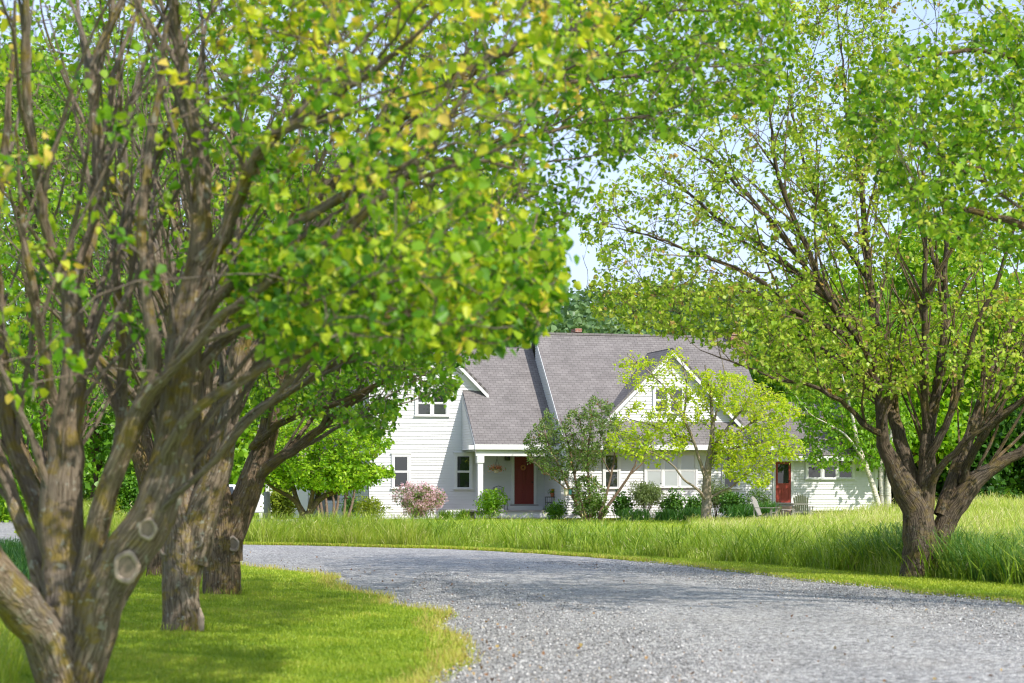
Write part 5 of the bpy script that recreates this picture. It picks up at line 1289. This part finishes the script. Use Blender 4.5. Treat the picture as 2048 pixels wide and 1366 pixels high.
tr = grow('pear_tree', 'broad pear tree standing alone right of the drive, thick trunk forking from the ground', gbase(1838, D5), D5, [
    [(1832, 1168, 0, .33), (1832, 1150, 0, .285), (1834, 1110, 0, .258), (1837, 1060, 0, .27), (1830, 1015, 0, .23), (1812, 985, -.05, .21), (1796, 950, -.1, .17), (1778, 905, -.15, .15), (1766, 862, -.2, .135), (1761, 805, -.25, .125), (1750, 757, -.3, .105), (1725, 705, -.4, .09), (1697, 662, -.5, .08), (1652, 590, -.7, .07), (1612, 492, -.9, .06), (1575, 400, -1.1, .048), (1548, 300, -1.3, .036), (1535, 200, -1.4, .012)],
    [(1838, 1040, .05, .19), (1826, 965, .1, .155), (1803, 895, .15, .145), (1788, 841, .2, .135), (1781, 775, .3, .12), (1768, 690, .4, .10), (1748, 600, .5, .09), (1735, 500, .6, .075), (1718, 350, .7, .055), (1690, 200, .8, .035), (1675, 30, .9, .010)],
    [(1840, 1045, 0, .22), (1846, 990, 0, .18), (1852, 923, 0, .155), (1857, 872, 0, .14), (1864, 821, .05, .12), (1872, 760, .1, .10), (1880, 680, .2, .085), (1884, 590, .3, .07), (1890, 470, .4, .055), (1880, 320, .5, .04), (1870, 120, .5, .012)],
    [(1857, 880, 0, .10), (1850, 790, -.4, .085), (1846, 690, -.7, .075), (1844, 580, -.9, .06), (1850, 460, -1.1, .045), (1840, 300, -1.3, .015)],
    [(1852, 945, -.05, .12), (1866, 905, -.15, .10), (1888, 868, -.3, .09), (1911, 818, -.4, .08), (1928, 770, -.5, .07), (1952, 690, -.7, .058), (1990, 590, -.9, .045), (2030, 460, -1.1, .03), (2060, 300, -1.2, .01)],
    [(1856, 990, -.1, .11), (1872, 950, -.3, .085), (1925, 893, -.6, .075), (1977, 852, -.8, .066), (2028, 812, -1, .058), (2110, 750, -1.3, .045), (2230, 650, -1.6, .02), (2330, 560, -1.8, .008)],
    [(1854, 1168, .05, .19), (1864, 1110, .05, .185), (1880, 1050, .1, .19), (1906, 1000, .1, .185), (1940, 958, .1, .165), (1985, 930, .1, .13), (2046, 893, .1, .11), (2140, 830, .1, .085), (2260, 730, .1, .055), (2400, 560, .1, .02)],
    [(1885, 1030, .1, .17), (1905, 965, .2, .15), (1926, 905, .4, .135), (1948, 850, .6, .12), (1975, 780, .8, .10), (2010, 690, 1.1, .08), (2060, 560, 1.4, .06), (2120, 400, 1.6, .035), (2160, 200, 1.7, .01)],
    [(1925, 965, .1, .12), (1948, 905, -.2, .095), (1990, 850, -.5, .085), (2048, 800, -.8, .07), (2130, 720, -1.1, .05), (2230, 600, -1.4, .02)],
    [(1766, 868, -.2, .10), (1752, 862, -.4, .075), (1727, 846, -.7, .06), (1700, 815, -.9, .052), (1640, 772, -1.3, .044), (1560, 752, -1.7, .034), (1480, 728, -2, .022), (1400, 700, -2.2, .008)],
    [(1760, 800, -.25, .09), (1715, 760, .3, .065), (1650, 705, .8, .055), (1560, 650, 1.2, .045), (1460, 610, 1.5, .032), (1340, 580, 1.8, .02), (1200, 560, 2, .007)],
    [(1700, 668, -.5, .07), (1612, 625, -.9, .055), (1515, 548, -1.3, .046), (1428, 515, -1.6, .036), (1336, 474, -1.8, .024), (1200, 448, -2, .007)],
    [(1748, 690, .3, .075), (1680, 622, .4, .06), (1560, 530, .5, .05), (1484, 476, .6, .042), (1418, 430, .7, .035), (1341, 358, .8, .024), (1262, 300, .9, .008)],
    [(1640, 570, -.7, .055), (1570, 470, -.4, .045), (1490, 380, -.1, .036), (1400, 310, .2, .025), (1310, 250, .4, .008)],
    [(1735, 560, .6, .06), (1680, 470, 1, .05), (1625, 370, 1.3, .04), (1590, 250, 1.5, .028), (1570, 120, 1.7, .009)],
    [(1770, 720, .3, .06), (1700, 640, 1.1, .05), (1620, 560, 1.7, .04), (1520, 500, 2.2, .028), (1420, 460, 2.6, .009)],
    [(1885, 560, .3, .05), (1830, 420, .9, .04), (1790, 260, 1.3, .028), (1770, 80, 1.6, .009)],
    ], [[(1600, -350), (2300, -350), (2500, 100), (2450, 560), (2250, 740), (2050, 740), (1850, 700), (1700, 640), (1600, 500), (1560, 300), (1570, 100)],
        [(1330, 250), (1430, 180), (1560, 100), (1640, 350), (1680, 520), (1600, 620), (1440, 620), (1290, 600), (1180, 560), (1140, 450), (1180, 400), (1240, 330)],
        [(1160, 560), (1440, 560), (1700, 620), (1850, 700), (1860, 780), (1700, 800), (1600, 785), (1480, 735), (1420, 690), (1300, 665), (1200, 650)],
        [(1570, -60), (1790, -60), (1800, 300), (1790, 560), (1640, 480), (1590, 250)],
        [(1800, 600), (2100, 560), (2120, 800), (1980, 800), (1890, 770), (1790, 740)]],
    3.9, n=(190, 1100, 4200), leaf=(.080, 9), mats=('pear_far', 'bark_brown_shaded'), seed=505, nS=200, rS=.029, lr=.74, fr=(.35, 1.0), rA=.0175, tipr=.0042, jit=.014, twig_mat='bark_dark', tint=(.52, .26), weights=[1.3, .85, .95, .6, .3], zfork=1.5, sides=14, group=GP, lump=.05)

D6 = 24.0
grow('pear_tree', 'nearer pear tree reaching in from the upper right with its trunk out of frame', gbase(2500, D6), D6, [
    [(2500, 1245, 0, .30), (2500, 1180, 0, .26), (2500, 1080, 0, .25), (2490, 960, 0, .2), (2480, 800, 0, .17), (2470, 600, .1, .13), (2460, 350, .2, .09), (2450, 50, .2, .05), (2440, -250, .2, .012)],
    [(2495, 1010, 0, .15), (2420, 840, -.1, .12), (2300, 640, -.3, .10), (2180, 510, -.4, .085), (2048, 448, -.5, .06), (1942, 413, -.6, .045), (1850, 385, -.7, .03), (1760, 350, -.8, .008)],
    [(2480, 850, 0, .13), (2360, 600, .2, .10), (2200, 430, .4, .075), (2048, 351, .5, .055), (1920, 330, .6, .042), (1837, 285, .7, .03), (1740, 240, .8, .01)],
    [(2475, 700, .1, .12), (2350, 430, .1, .09), (2180, 230, 0, .07), (2080, 140, -.1, .05), (1995, 101, -.2, .04), (1907, 97, -.3, .028), (1800, 120, -.4, .008)],
    [(2490, 940, 0, .14), (2560, 760, .3, .12), (2660, 520, .6, .08), (2760, 250, .8, .04), (2800, 0, .9, .01)],
    [(2350, 430, .1, .06), (2250, 200, -.5, .05), (2130, 0, -.9, .035), (2030, -150, -1.1, .01)],
    ], [[(1850, 90), (1930, -50), (2050, -300), (2700, -300), (2900, 200), (2800, 650), (2500, 760), (2250, 620), (2120, 540), (1990, 530), (1890, 480), (1850, 300)],
        [(1690, 290), (1670, 240), (1720, 120), (1790, 80), (1900, 80), (2000, 20), (2080, 40), (2080, 500), (1960, 500), (1850, 470), (1770, 400), (1740, 330)],
        [(1690, -90), (1700, -330), (1850, -470), (2100, -450), (2100, -110), (1900, -70)]],  # unseen crown above the frame, added to shade the lawn and drive
    3.2, n=(110, 420, 2300), leaf=(.090, 8), mats=('pear', 'bark_dark'), seed=606, nS=50, tint=(.55, .24), twig_mat='twig', weights=[1.2, 1.05, .75], zfork=2.2, lr=.8, fr=(.4, 1.0), jit=.015, sides=10, group=GP)

# ------------------------------------------------------------------ trees round the house
DM = 76.0
grow('young_maple', 'young maple with thin lime yellow foliage on a slim grey trunk before the house', gbase(1412, DM), DM, [
    [(1412, 1062, 0, .24), (1412, 1040, 0, .20), (1412, 990, 0, .175), (1413, 950, 0, .16), (1418, 900, 0, .125), (1424, 850, 0, .09), (1420, 790, 0, .06), (1410, 730, 0, .03)],
    [(1413, 965, 0, .09), (1400, 920, -.1, .075), (1386, 880, -.2, .065), (1365, 835, -.3, .055), (1340, 790, -.4, .045), (1300, 745, -.5, .03), (1255, 712, -.6, .012)],
    [(1411, 1000, -.1, .07), (1395, 980, -.3, .055), (1370, 962, -.5, .048), (1345, 930, -.7, .04), (1300, 905, -.8, .03), (1240, 890, -.9, .012)],
    [(1415, 998, .1, .06), (1440, 985, .2, .045), (1462, 975, .3, .04), (1500, 945, .4, .03), (1540, 935, .5, .012)],
    [(1416, 925, .1, .075), (1440, 895, .2, .06), (1480, 862, .3, .05), (1530, 830, .4, .04), (1590, 815, .5, .015)],
    [(1418, 905, 0, .075), (1450, 860, -.3, .06), (1490, 815, -.5, .045), (1540, 780, -.6, .015)],
    [(1388, 885, -.2, .05), (1350, 870, .2, .04), (1300, 850, .5, .03), (1250, 835, .7, .012)],
    [(1368, 840, -.3, .05), (1372, 790, .1, .04), (1368, 740, .4, .03), (1350, 690, .5, .012)],
    [(1422, 860, 0, .06), (1440, 800, .4, .045), (1450, 750, .6, .03), (1440, 700, .7, .012)],
    [(1430, 905, .1, .05), (1500, 890, .3, .04), (1560, 885, .5, .03), (1605, 900, .6, .012)],
    ], [[(1225, 720), (1265, 700), (1310, 720), (1350, 690), (1390, 720), (1395, 790), (1340, 800), (1280, 780), (1235, 760)],
        [(1260, 800), (1340, 800), (1410, 760), (1420, 850), (1370, 900), (1340, 930), (1250, 920), (1208, 895), (1215, 870)],
        [(1400, 740), (1470, 745), (1560, 785), (1610, 830), (1560, 850), (1460, 830), (1410, 800)],
        [(1420, 860), (1560, 845), (1612, 895), (1600, 922), (1552, 920), (1530, 985), (1455, 955), (1425, 930)]],
    2.3, n=(100, 400, 1500), leaf=(.12, 8), mats=('yellow', 'bark_grey'), seed=707, tint=(.62, .22), weights=[.42, 1.0, 1.15, 1.3], zfork=1.6, sides=10, tipr=.006, rA=.018,
    droop=.12, upn=2.4, maxlen=(2.4, 1.1, .6), lump=.03, fr=(.3, 1), lr=.85)

DL = 82.0
grow('lilac_shrub', 'tall leggy lilac with bare leaning stems right of the porch door', gbase(1172, DL), DL, [
    [(1170, 1046, 0, .075), (1158, 1015, 0, .065), (1142, 985, -.1, .055), (1122, 940, -.2, .045), (1098, 890, -.3, .03), (1085, 845, -.4, .012)],
    [(1176, 1046, .1, .06), (1160, 1000, .1, .05), (1148, 950, .1, .045), (1138, 890, .1, .035), (1120, 835, .1, .012)],
    [(1198, 1042, 0, .075), (1215, 1012, -.1, .065), (1240, 978, -.2, .055), (1262, 945, -.3, .045), (1275, 915, -.4, .03), (1260, 870, -.5, .012)],
    [(1194, 1042, .1, .06), (1210, 1000, .2, .055), (1222, 950, .3, .045), (1230, 890, .3, .035), (1218, 830, .3, .012)],
    [(1180, 1046, .2, .055), (1180, 990, .3, .05), (1176, 930, .4, .042), (1180, 870, .4, .032), (1185, 810, .4, .012)],
    [(1262, 948, -.3, .03), (1290, 920, -.3, .024), (1310, 890, -.3, .01)],
    [(1142, 985, -.1, .03), (1110, 960, -.3, .022), (1080, 935, -.5, .016), (1058, 910, -.6, .006)],
    [(1150, 950, .1, .03), (1165, 890, -.2, .022), (1160, 840, -.4, .014), (1150, 815, -.5, .006)],
    [(1222, 950, .3, .03), (1200, 900, 0, .022), (1205, 850, -.2, .014), (1200, 800, -.3, .006)],
    ], [[(1046, 885), (1064, 852), (1085, 838), (1094, 805), (1108, 836), (1128, 846), (1136, 818), (1152, 808), (1160, 836), (1176, 800), (1192, 788), (1206, 806), (1222, 800), (1234, 822), (1240, 858),
         (1262, 866), (1280, 862), (1318, 886), (1296, 910), (1262, 908), (1226, 900), (1200, 918), (1186, 945), (1150, 940), (1130, 965), (1096, 956), (1080, 938), (1058, 926)],
        [(1140, 980), (1160, 950), (1190, 955), (1214, 990), (1216, 1042), (1150, 1042)]],
    1.5, n=(90, 420, 1900), leaf=(.085, 7), mats=('olive', 'bark_stem'), seed=808, tint=(.48, .22), weights=[1.3, .3], zfork=.5, fr=(.1, 1.0), sides=8, tipr=.004, rA=.014,
    cat='shrub', trunkname='stems', maxlen=(1.3, .7, .35), lump=.02, droop=.1)

DCt = 74.0
grow('crabapple_tree', 'low spreading crabapple with layered yellow green leaves left of the house', gbase(610, DCt), DCt, [
    [(611, 1064, 0, .2), (610, 1045, 0, .18), (606, 1025, 0, .14), (590, 1000, 0, .09), (565, 985, -.2, .07), (535, 968, -.4, .04), (510, 940, -.5, .015)],
    [(604, 1028, 0, .1), (592, 995, .1, .085), (583, 960, .2, .065), (570, 910, .3, .04), (560, 870, .3, .015)],
    [(612, 1040, 0, .15), (628, 1012, -.1, .12), (650, 992, -.2, .10), (690, 978, -.4, .07), (730, 960, -.5, .04), (770, 935, -.6, .015)],
    [(626, 1015, .1, .1), (640, 980, .2, .085), (660, 930, .3, .06), (690, 880, .4, .035), (720, 850, .4, .015)],
    [(618, 1025, 0, .09), (628, 980, -.3, .075), (640, 920, -.5, .055), (630, 870, -.6, .03), (625, 840, -.6, .012)],
    ], [[(505, 905), (530, 870), (600, 835), (700, 830), (760, 850), (785, 890), (720, 930), (620, 935), (520, 950)],
        [(515, 950), (620, 930), (740, 930), (790, 940), (770, 960), (735, 970), (690, 984), (640, 984), (590, 972), (545, 975)]],
    2.4, n=(80, 400, 1900), leaf=(.13, 9), mats=('bright', 'bark_dark'), seed=909, tint=(.62, .28), weights=[1.3, 1], zfork=.9, sides=9, tipr=.005, rA=.016,
    maxlen=(2, 1, .5), droop=.1, upn=2.0, lump=.04)

DB = 83.0
grow('birch_tree', 'white barked birch with three stems at the right end of the house', gbase(1768, DB), DB, [
    [(1764, 1048, 0, .14), (1758, 1010, 0, .12), (1748, 975, -.05, .11), (1736, 940, -.1, .10), (1715, 880, -.3, .08), (1695, 800, -.5, .05), (1670, 700, -.7, .015)],
    [(1769, 1048, .1, .14), (1766, 1000, .12, .13), (1764, 950, .15, .12), (1768, 860, .2, .10), (1772, 740, .2, .07), (1775, 620, .2, .02)],
    [(1777, 1048, -.05, .14), (1777, 1000, -.05, .125), (1778, 950, -.05, .115), (1785, 860, 0, .09), (1800, 740, 0, .06), (1815, 620, 0, .015)],
    [(1730, 925, -.2, .06), (1700, 880, -.6, .045), (1660, 850, -.9, .03), (1625, 830, -1.1, .02), (1590, 790, -1.2, .012)],
    ], [[(1600, 840), (1650, 780), (1720, 740), (1790, 760), (1830, 830), (1815, 910), (1780, 945), (1730, 935), (1690, 945), (1640, 945), (1605, 915)],
        [(1620, 760), (1680, 640), (1780, 580), (1860, 640), (1870, 760), (1780, 780)],
        [(1560, 740), (1640, 700), (1690, 790), (1650, 860), (1590, 860)]],
    2.0, n=(70, 330, 1150), leaf=(.14, 8), mats=('bright', 'birch'), seed=111, tint=(.36, .22), weights=[1.5, 1, .5], zfork=2.2, sides=10, tipr=.004, rA=.012, twig_mat='bark_stem',
    maxlen=(2, 1.1, .6), droop=.8, upn=.5, up=False, lump=.015)

# trees beyond the house
GB = 'trees beyond the house'
def bt(px, D, top, w, mat, seed, lab, **k):
    x = (px - CX) * D / F; h = CAMZ + (HY - top) * D / F - float(gz(x, D))
    return big_tree('background_tree', lab, x, D, h, w, mat, seed, group=GB, **k)
bt(1900, 98, 430, 11, 'bright', 31, 'bright green maple right of the house behind the lone pear tree', n=13000, tint=(.45, .24), skirt=.14)
bt(1700, 100, 560, 10, 'bright', 32, 'mid green tree over the right wing behind the birch', n=10000, tint=(.55, .22))
bt(2080, 92, 500, 11, 'bright', 33, 'large green tree at the right edge beyond the meadow', n=11000, tint=(.5, .22), skirt=.12)
bt(1985, 90, 830, 6.5, 'dark', 34, 'low dark evergreen tree at the right edge of the meadow', n=6500, skirt=.05, tint=(.4, .2))
bt(1880, 92, 860, 5.5, 'dark', 35, 'low dark evergreen tree between the birch and the meadow edge', n=6000, skirt=.05, tint=(.35, .2))
bt(1580, 104, 650, 9, 'bright', 36, 'rounded green tree rising behind the right gable', n=8000, tint=(.45, .22))
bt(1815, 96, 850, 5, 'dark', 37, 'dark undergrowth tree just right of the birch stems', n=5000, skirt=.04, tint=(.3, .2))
bt(1850, 89, 640, 7, 'bright', 38, 'bright green tree directly behind the trunk of the lone pear tree', n=9000, tint=(.5, .25), skirt=.18)
b1 = bt(60, 96, 40, 14, 'bright', 41, 'tall bright maple behind the far left of the pear row', n=15000, tint=(.42, .24), skirt=.10, size=.34)
bt(330, 104, 110, 13, 'green', 42, 'tall green maple behind the middle of the pear row', n=14000, tint=(.55, .24), skirt=.10, size=.34)
bt(560, 112, 240, 13, 'green', 43, 'green maple behind the garage', n=13000, tint=(.5, .24), skirt=.10, size=.34)
bt(190, 88, 520, 9, 'green', 44, 'rounded mid height tree behind the left pear trunks', n=9000, tint=(.45, .24), skirt=.05)
bt(430, 92, 560, 9, 'bright', 45, 'bright mid height tree behind the third pear trunk', n=9000, tint=(.4, .24), skirt=.05)
bt(-60, 80, 640, 8, 'bright', 46, 'bushy bright tree at the far left edge', n=8000, tint=(.4, .24), skirt=.03)
bt(60, 84, 830, 5, 'green', 47, 'low round green tree beyond the far gravel at left', n=5000, tint=(.5, .24), skirt=.02)
bt(720, 118, 330, 13, 'green', 48, 'green maple behind the left gable of the house', n=11000, tint=(.4, .24), size=.34)

# trees out of frame to the right, mirrored in the window panes
for i, (x, y, sc) in enumerate(((21, 43, .42), (28, 30, .5), (37, 14, .6), (46, -1, .65), (56, -16, .7), (35, 23, .5), (24, 36, .42))):
    copy_tree(b1, (x, y, float(gz(x, y))), 1.3 * i, sc, 'tall tree beyond the right edge of the meadow, out of frame', GB)
# shrubs and bed plants
bush('arborvitae', 'dark rounded conical evergreen seen between the first and second trunks', 250, 73, 66, 108, 'green', 3400, .13, 51, (.3, .22), cat='shrub', open_base=.02)
bush('shrub', 'small yellow leaved bush beside the dark conical evergreen', 226, 71, 24, 62, 'lime', 700, .10, 52, (.5, .2))
bush('shrub', 'lime shrub under the crabapple left of the garage', 562, 80, 66, 64, 'lime', 1900, .12, 53, (.35, .25))
bush('lilac_bush', 'round dwarf lilac covered in pink blossom before the left wing', 838, 82, 108, 78, 'olive', 3600, .065, 54, (.4, .2), flower='pink', nflower=9000, fsize=.052, flat=.9)
bush('spirea_bush', 'clipped yellow green spirea left of the pink lilac', 738, 80, 74, 56, 'lime', 2300, .07, 55, (.42, .3))
bush('shrub', 'dark green shrub between the crabapple stems and the spirea', 700, 82, 36, 48, 'dark', 1000, .09, 56, (.5, .2))
bush('peony_bush', 'leafy peony clump in front of the porch post', 979, 83, 70, 62, 'bright', 2300, .10, 57, (.33, .22), wide=.30, open_base=.05)
bush('round_willow_shrub', 'grey green ball shaped shrub on dark twiggy stems below the triple window', 1292, 82.3, 78, 78, 'greygreen', 6500, .07, 58, (.45, .25), stems=18, open_base=.30, stemr=.016, wide=.25)
bush('round_willow_shrub', 'grey green shrub behind the young maple trunk', 1432, 83, 86, 82, 'greygreen', 5500, .07, 59, (.35, .25), stems=14, open_base=.25, stemr=.016, wide=.25)
bush('rhododendron', 'dark glossy shrub left of the grey green ball shrub', 1243, 82.2, 42, 56, 'dark', 1300, .10, 60, (.55, .22))
bush('rhododendron', 'large dark glossy shrub right of the grey green ball shrub', 1344, 82, 48, 62, 'dark', 1700, .10, 61, (.66, .25))
bush('rhododendron', 'low dark glossy shrub left of the maple trunk', 1388, 82, 42, 54, 'dark', 1300, .10, 63, (.58, .22))
bush('rhododendron', 'dark glossy shrub right of the maple trunk', 1462, 82, 52, 58, 'dark', 1600, .10, 64, (.58, .22))
bush('shrub', 'loose grey green shrub left of the right hand red door', 1516, 82.5, 56, 64, 'olive', 1500, .08, 65, (.3, .15), wide=.3)
bush('fern_clump', 'dark green fern clump at the right end of the porch', 1112, 82.6, 46, 40, 'green', 1300, .10, 66, (.35, .2), wide=.2)
bush('shrub', 'dense green shrub filling the foot of the leggy lilac', 1182, 82.6, 64, 56, 'green', 1500, .10, 67, (.5, .25))

def clump(name, label, px, D, w, h, n, seed, mat='blue_grass', tint=.4):
    rng = np.random.default_rng(seed); x = (px - CX) * D / F; W = w * D / F; H = h * D / F; z = float(gz(x, D))
    root = empty(name, (x, D, z), 0, label, 'bed plant', 'strap leaved plants along the flower bed')
    xy = rng.normal(0, .28, (n, 2)) * np.array([W, .7])
    blades('leaves', xy, H * rng.uniform(.7, 1.35, n), .018 + .012 * rng.random(n), tint + rng.normal(0, .2, n), mat, rng, bend=.6, kind=None, parent=root, zoff=np.zeros(n))
clump('daylily_clump', 'grassy daylily clump left of the maple trunk', 1385, 81, 56, 26, 420, 1)
clump('daylily_clump', 'grassy daylily clump right of the maple trunk', 1490, 81, 56, 30, 420, 2)
clump('daylily_clump', 'grassy daylily clump below the ball shaped grey green shrub', 1270, 81, 60, 24, 420, 3)
clump('daylily_clump', 'grassy daylily clump below the large glossy shrub', 1330, 81, 46, 22, 360, 4)
clump('daylily_clump', 'grassy daylily clump behind the left wooden garden chair', 1535, 81.5, 40, 32, 340, 5)
clump('hosta_clump', 'low strap leaved clump right of the pink lilac', 893, 82, 30, 20, 200, 6, 'meadow', .15)
clump('hosta_clump', 'low leafy clump left of the porch', 925, 82, 24, 22, 200, 7, 'meadow', .1)
# leggy stems beside the garage door
def stem_group():
    D = 78.0; x0 = (668 - CX) * D / F; z = float(gz(x0, D)); root = empty('leggy_shrub', (x0, D, z), 0, 'bare brown stems of a tall shrub before the garage door', 'shrub')
    ps = []
    for a in ([(640, 1050), (636, 1010), (630, 960)], [(655, 1050), (652, 1000), (640, 950)], [(662, 1050), (668, 1010), (660, 960)], [(665, 1050), (676, 1005), (678, 950)],
              [(686, 1050), (690, 1010), (692, 955)], [(690, 1050), (704, 1010), (712, 960)], [(648, 1050), (640, 1000), (628, 970)]):
        q = np.array([np.append(P3(px, py, D + .3 * i) - np.array(root.location), .07 - .018 * i) for i, (px, py) in enumerate(a)]); ps.append(catmull(q, .25))
    V, Q, U = tubes(ps, 7); mesh_np('stems', V, Q, M['bark_stem'], root, uvs=U, smooth=True)
    rng = np.random.default_rng(70); pos, out, cid = blob_leaves(rng, [(0, .5, 2.1, 1.1, .8, .8), (.7, .5, 1.9, .8, .7, .6), (-.7, .4, 2.0, .8, .7, .6)], 1800, 9, .1)
    tip, nrm = rand_orient(rng, len(pos), out); leaf_mesh('foliage', pos, tip, nrm, .11 * rng.uniform(.6, 1.2, len(pos)), rng.normal(.5, .25, len(pos)), M['green'], root)
stem_group()
# ------------------------------------------------------------------ camera, sun and sky
cd = bpy.data.cameras.new('camera'); co = bpy.data.objects.new('camera', cd); COL.objects.link(co)
co.location = (0, 0, CAMZ); co.rotation_euler = (R(90), 0, 0)
cd.sensor_width = 36; cd.lens = F / 2048 * 36; cd.shift_y = (HY - 683) / 2048
cd.clip_start = .5; cd.clip_end = 6000
cd.dof.use_dof = True; cd.dof.focus_distance = 60; cd.dof.aperture_fstop = 2.6
SC.camera = co
to_sun = Vector((.55, -.58, .70)).normalized()
el = math.asin(to_sun.z); az = math.atan2(to_sun.x, to_sun.y)
sd = bpy.data.lights.new('sun', 'SUN'); sd.energy = 3.6; sd.angle = R(.55); sd.color = (1, .945, .86)
so = bpy.data.objects.new('sun', sd); COL.objects.link(so); so.rotation_euler = to_sun.to_track_quat('Z', 'Y').to_euler(); so.location = (20, -20, 40)
w = bpy.data.worlds.new('World'); SC.world = w; w.use_nodes = True; nt = w.node_tree; nt.nodes.clear()
out = nt.nodes.new('ShaderNodeOutputWorld'); bg = nt.nodes.new('ShaderNodeBackground'); sky = nt.nodes.new('ShaderNodeTexSky')
sky.sky_type = 'NISHITA'; sky.sun_disc = False; sky.sun_elevation = el; sky.sun_rotation = az; sky.air_density = 1.0; sky.dust_density = 1.6; sky.ozone_density = 1.2
bg.inputs[1].default_value = .15; nt.links.new(bg.outputs[0], out.inputs[0])
# thin high cloud mixed into the sky
tc = nt.nodes.new('ShaderNodeTexCoord'); mp = nt.nodes.new('ShaderNodeMapping'); mp.inputs['Scale'].default_value = (1.2, 1.2, 4.5); nt.links.new(tc.outputs['Generated'], mp.inputs[0])
nz = nt.nodes.new('ShaderNodeTexNoise'); nz.inputs['Scale'].default_value = 2.6; nz.inputs['Detail'].default_value = 6; nt.links.new(mp.outputs[0], nz.inputs[0])
rp = nt.nodes.new('ShaderNodeValToRGB'); rp.color_ramp.elements[0].position = .34; rp.color_ramp.elements[1].position = .72
rp.color_ramp.elements[0].color = (.35, .35, .35, 1); rp.color_ramp.elements[1].color = (.85, .85, .85, 1); nt.links.new(nz.outputs[0], rp.inputs[0])
mx = nt.nodes.new('ShaderNodeMix'); mx.data_type = 'RGBA'; nt.links.new(rp.outputs[0], mx.inputs[0]); nt.links.new(sky.outputs[0], mx.inputs[6]); mx.inputs[7].default_value = (3.5, 4.1, 5.8, 1)
nt.links.new(mx.outputs[2], bg.inputs[0])
SC.view_settings.view_transform = 'Standard'; SC.view_settings.look = 'None'; SC.view_settings.exposure = .72; SC.view_settings.gamma = 1
SC.render.engine = 'CYCLES'
cy = SC.cycles
cy.use_denoising = True
try: cy.denoiser = 'OPENIMAGEDENOISE'
except Exception: pass
cy.max_bounces = 7; cy.diffuse_bounces = 4; cy.glossy_bounces = 3; cy.transmission_bounces = 5; cy.transparent_max_bounces = 6
cy.pixel_filter_type = 'BLACKMAN_HARRIS'; cy.filter_width = 1.15
cy.caustics_reflective = False; cy.caustics_refractive = False; cy.sample_clamp_indirect = 6
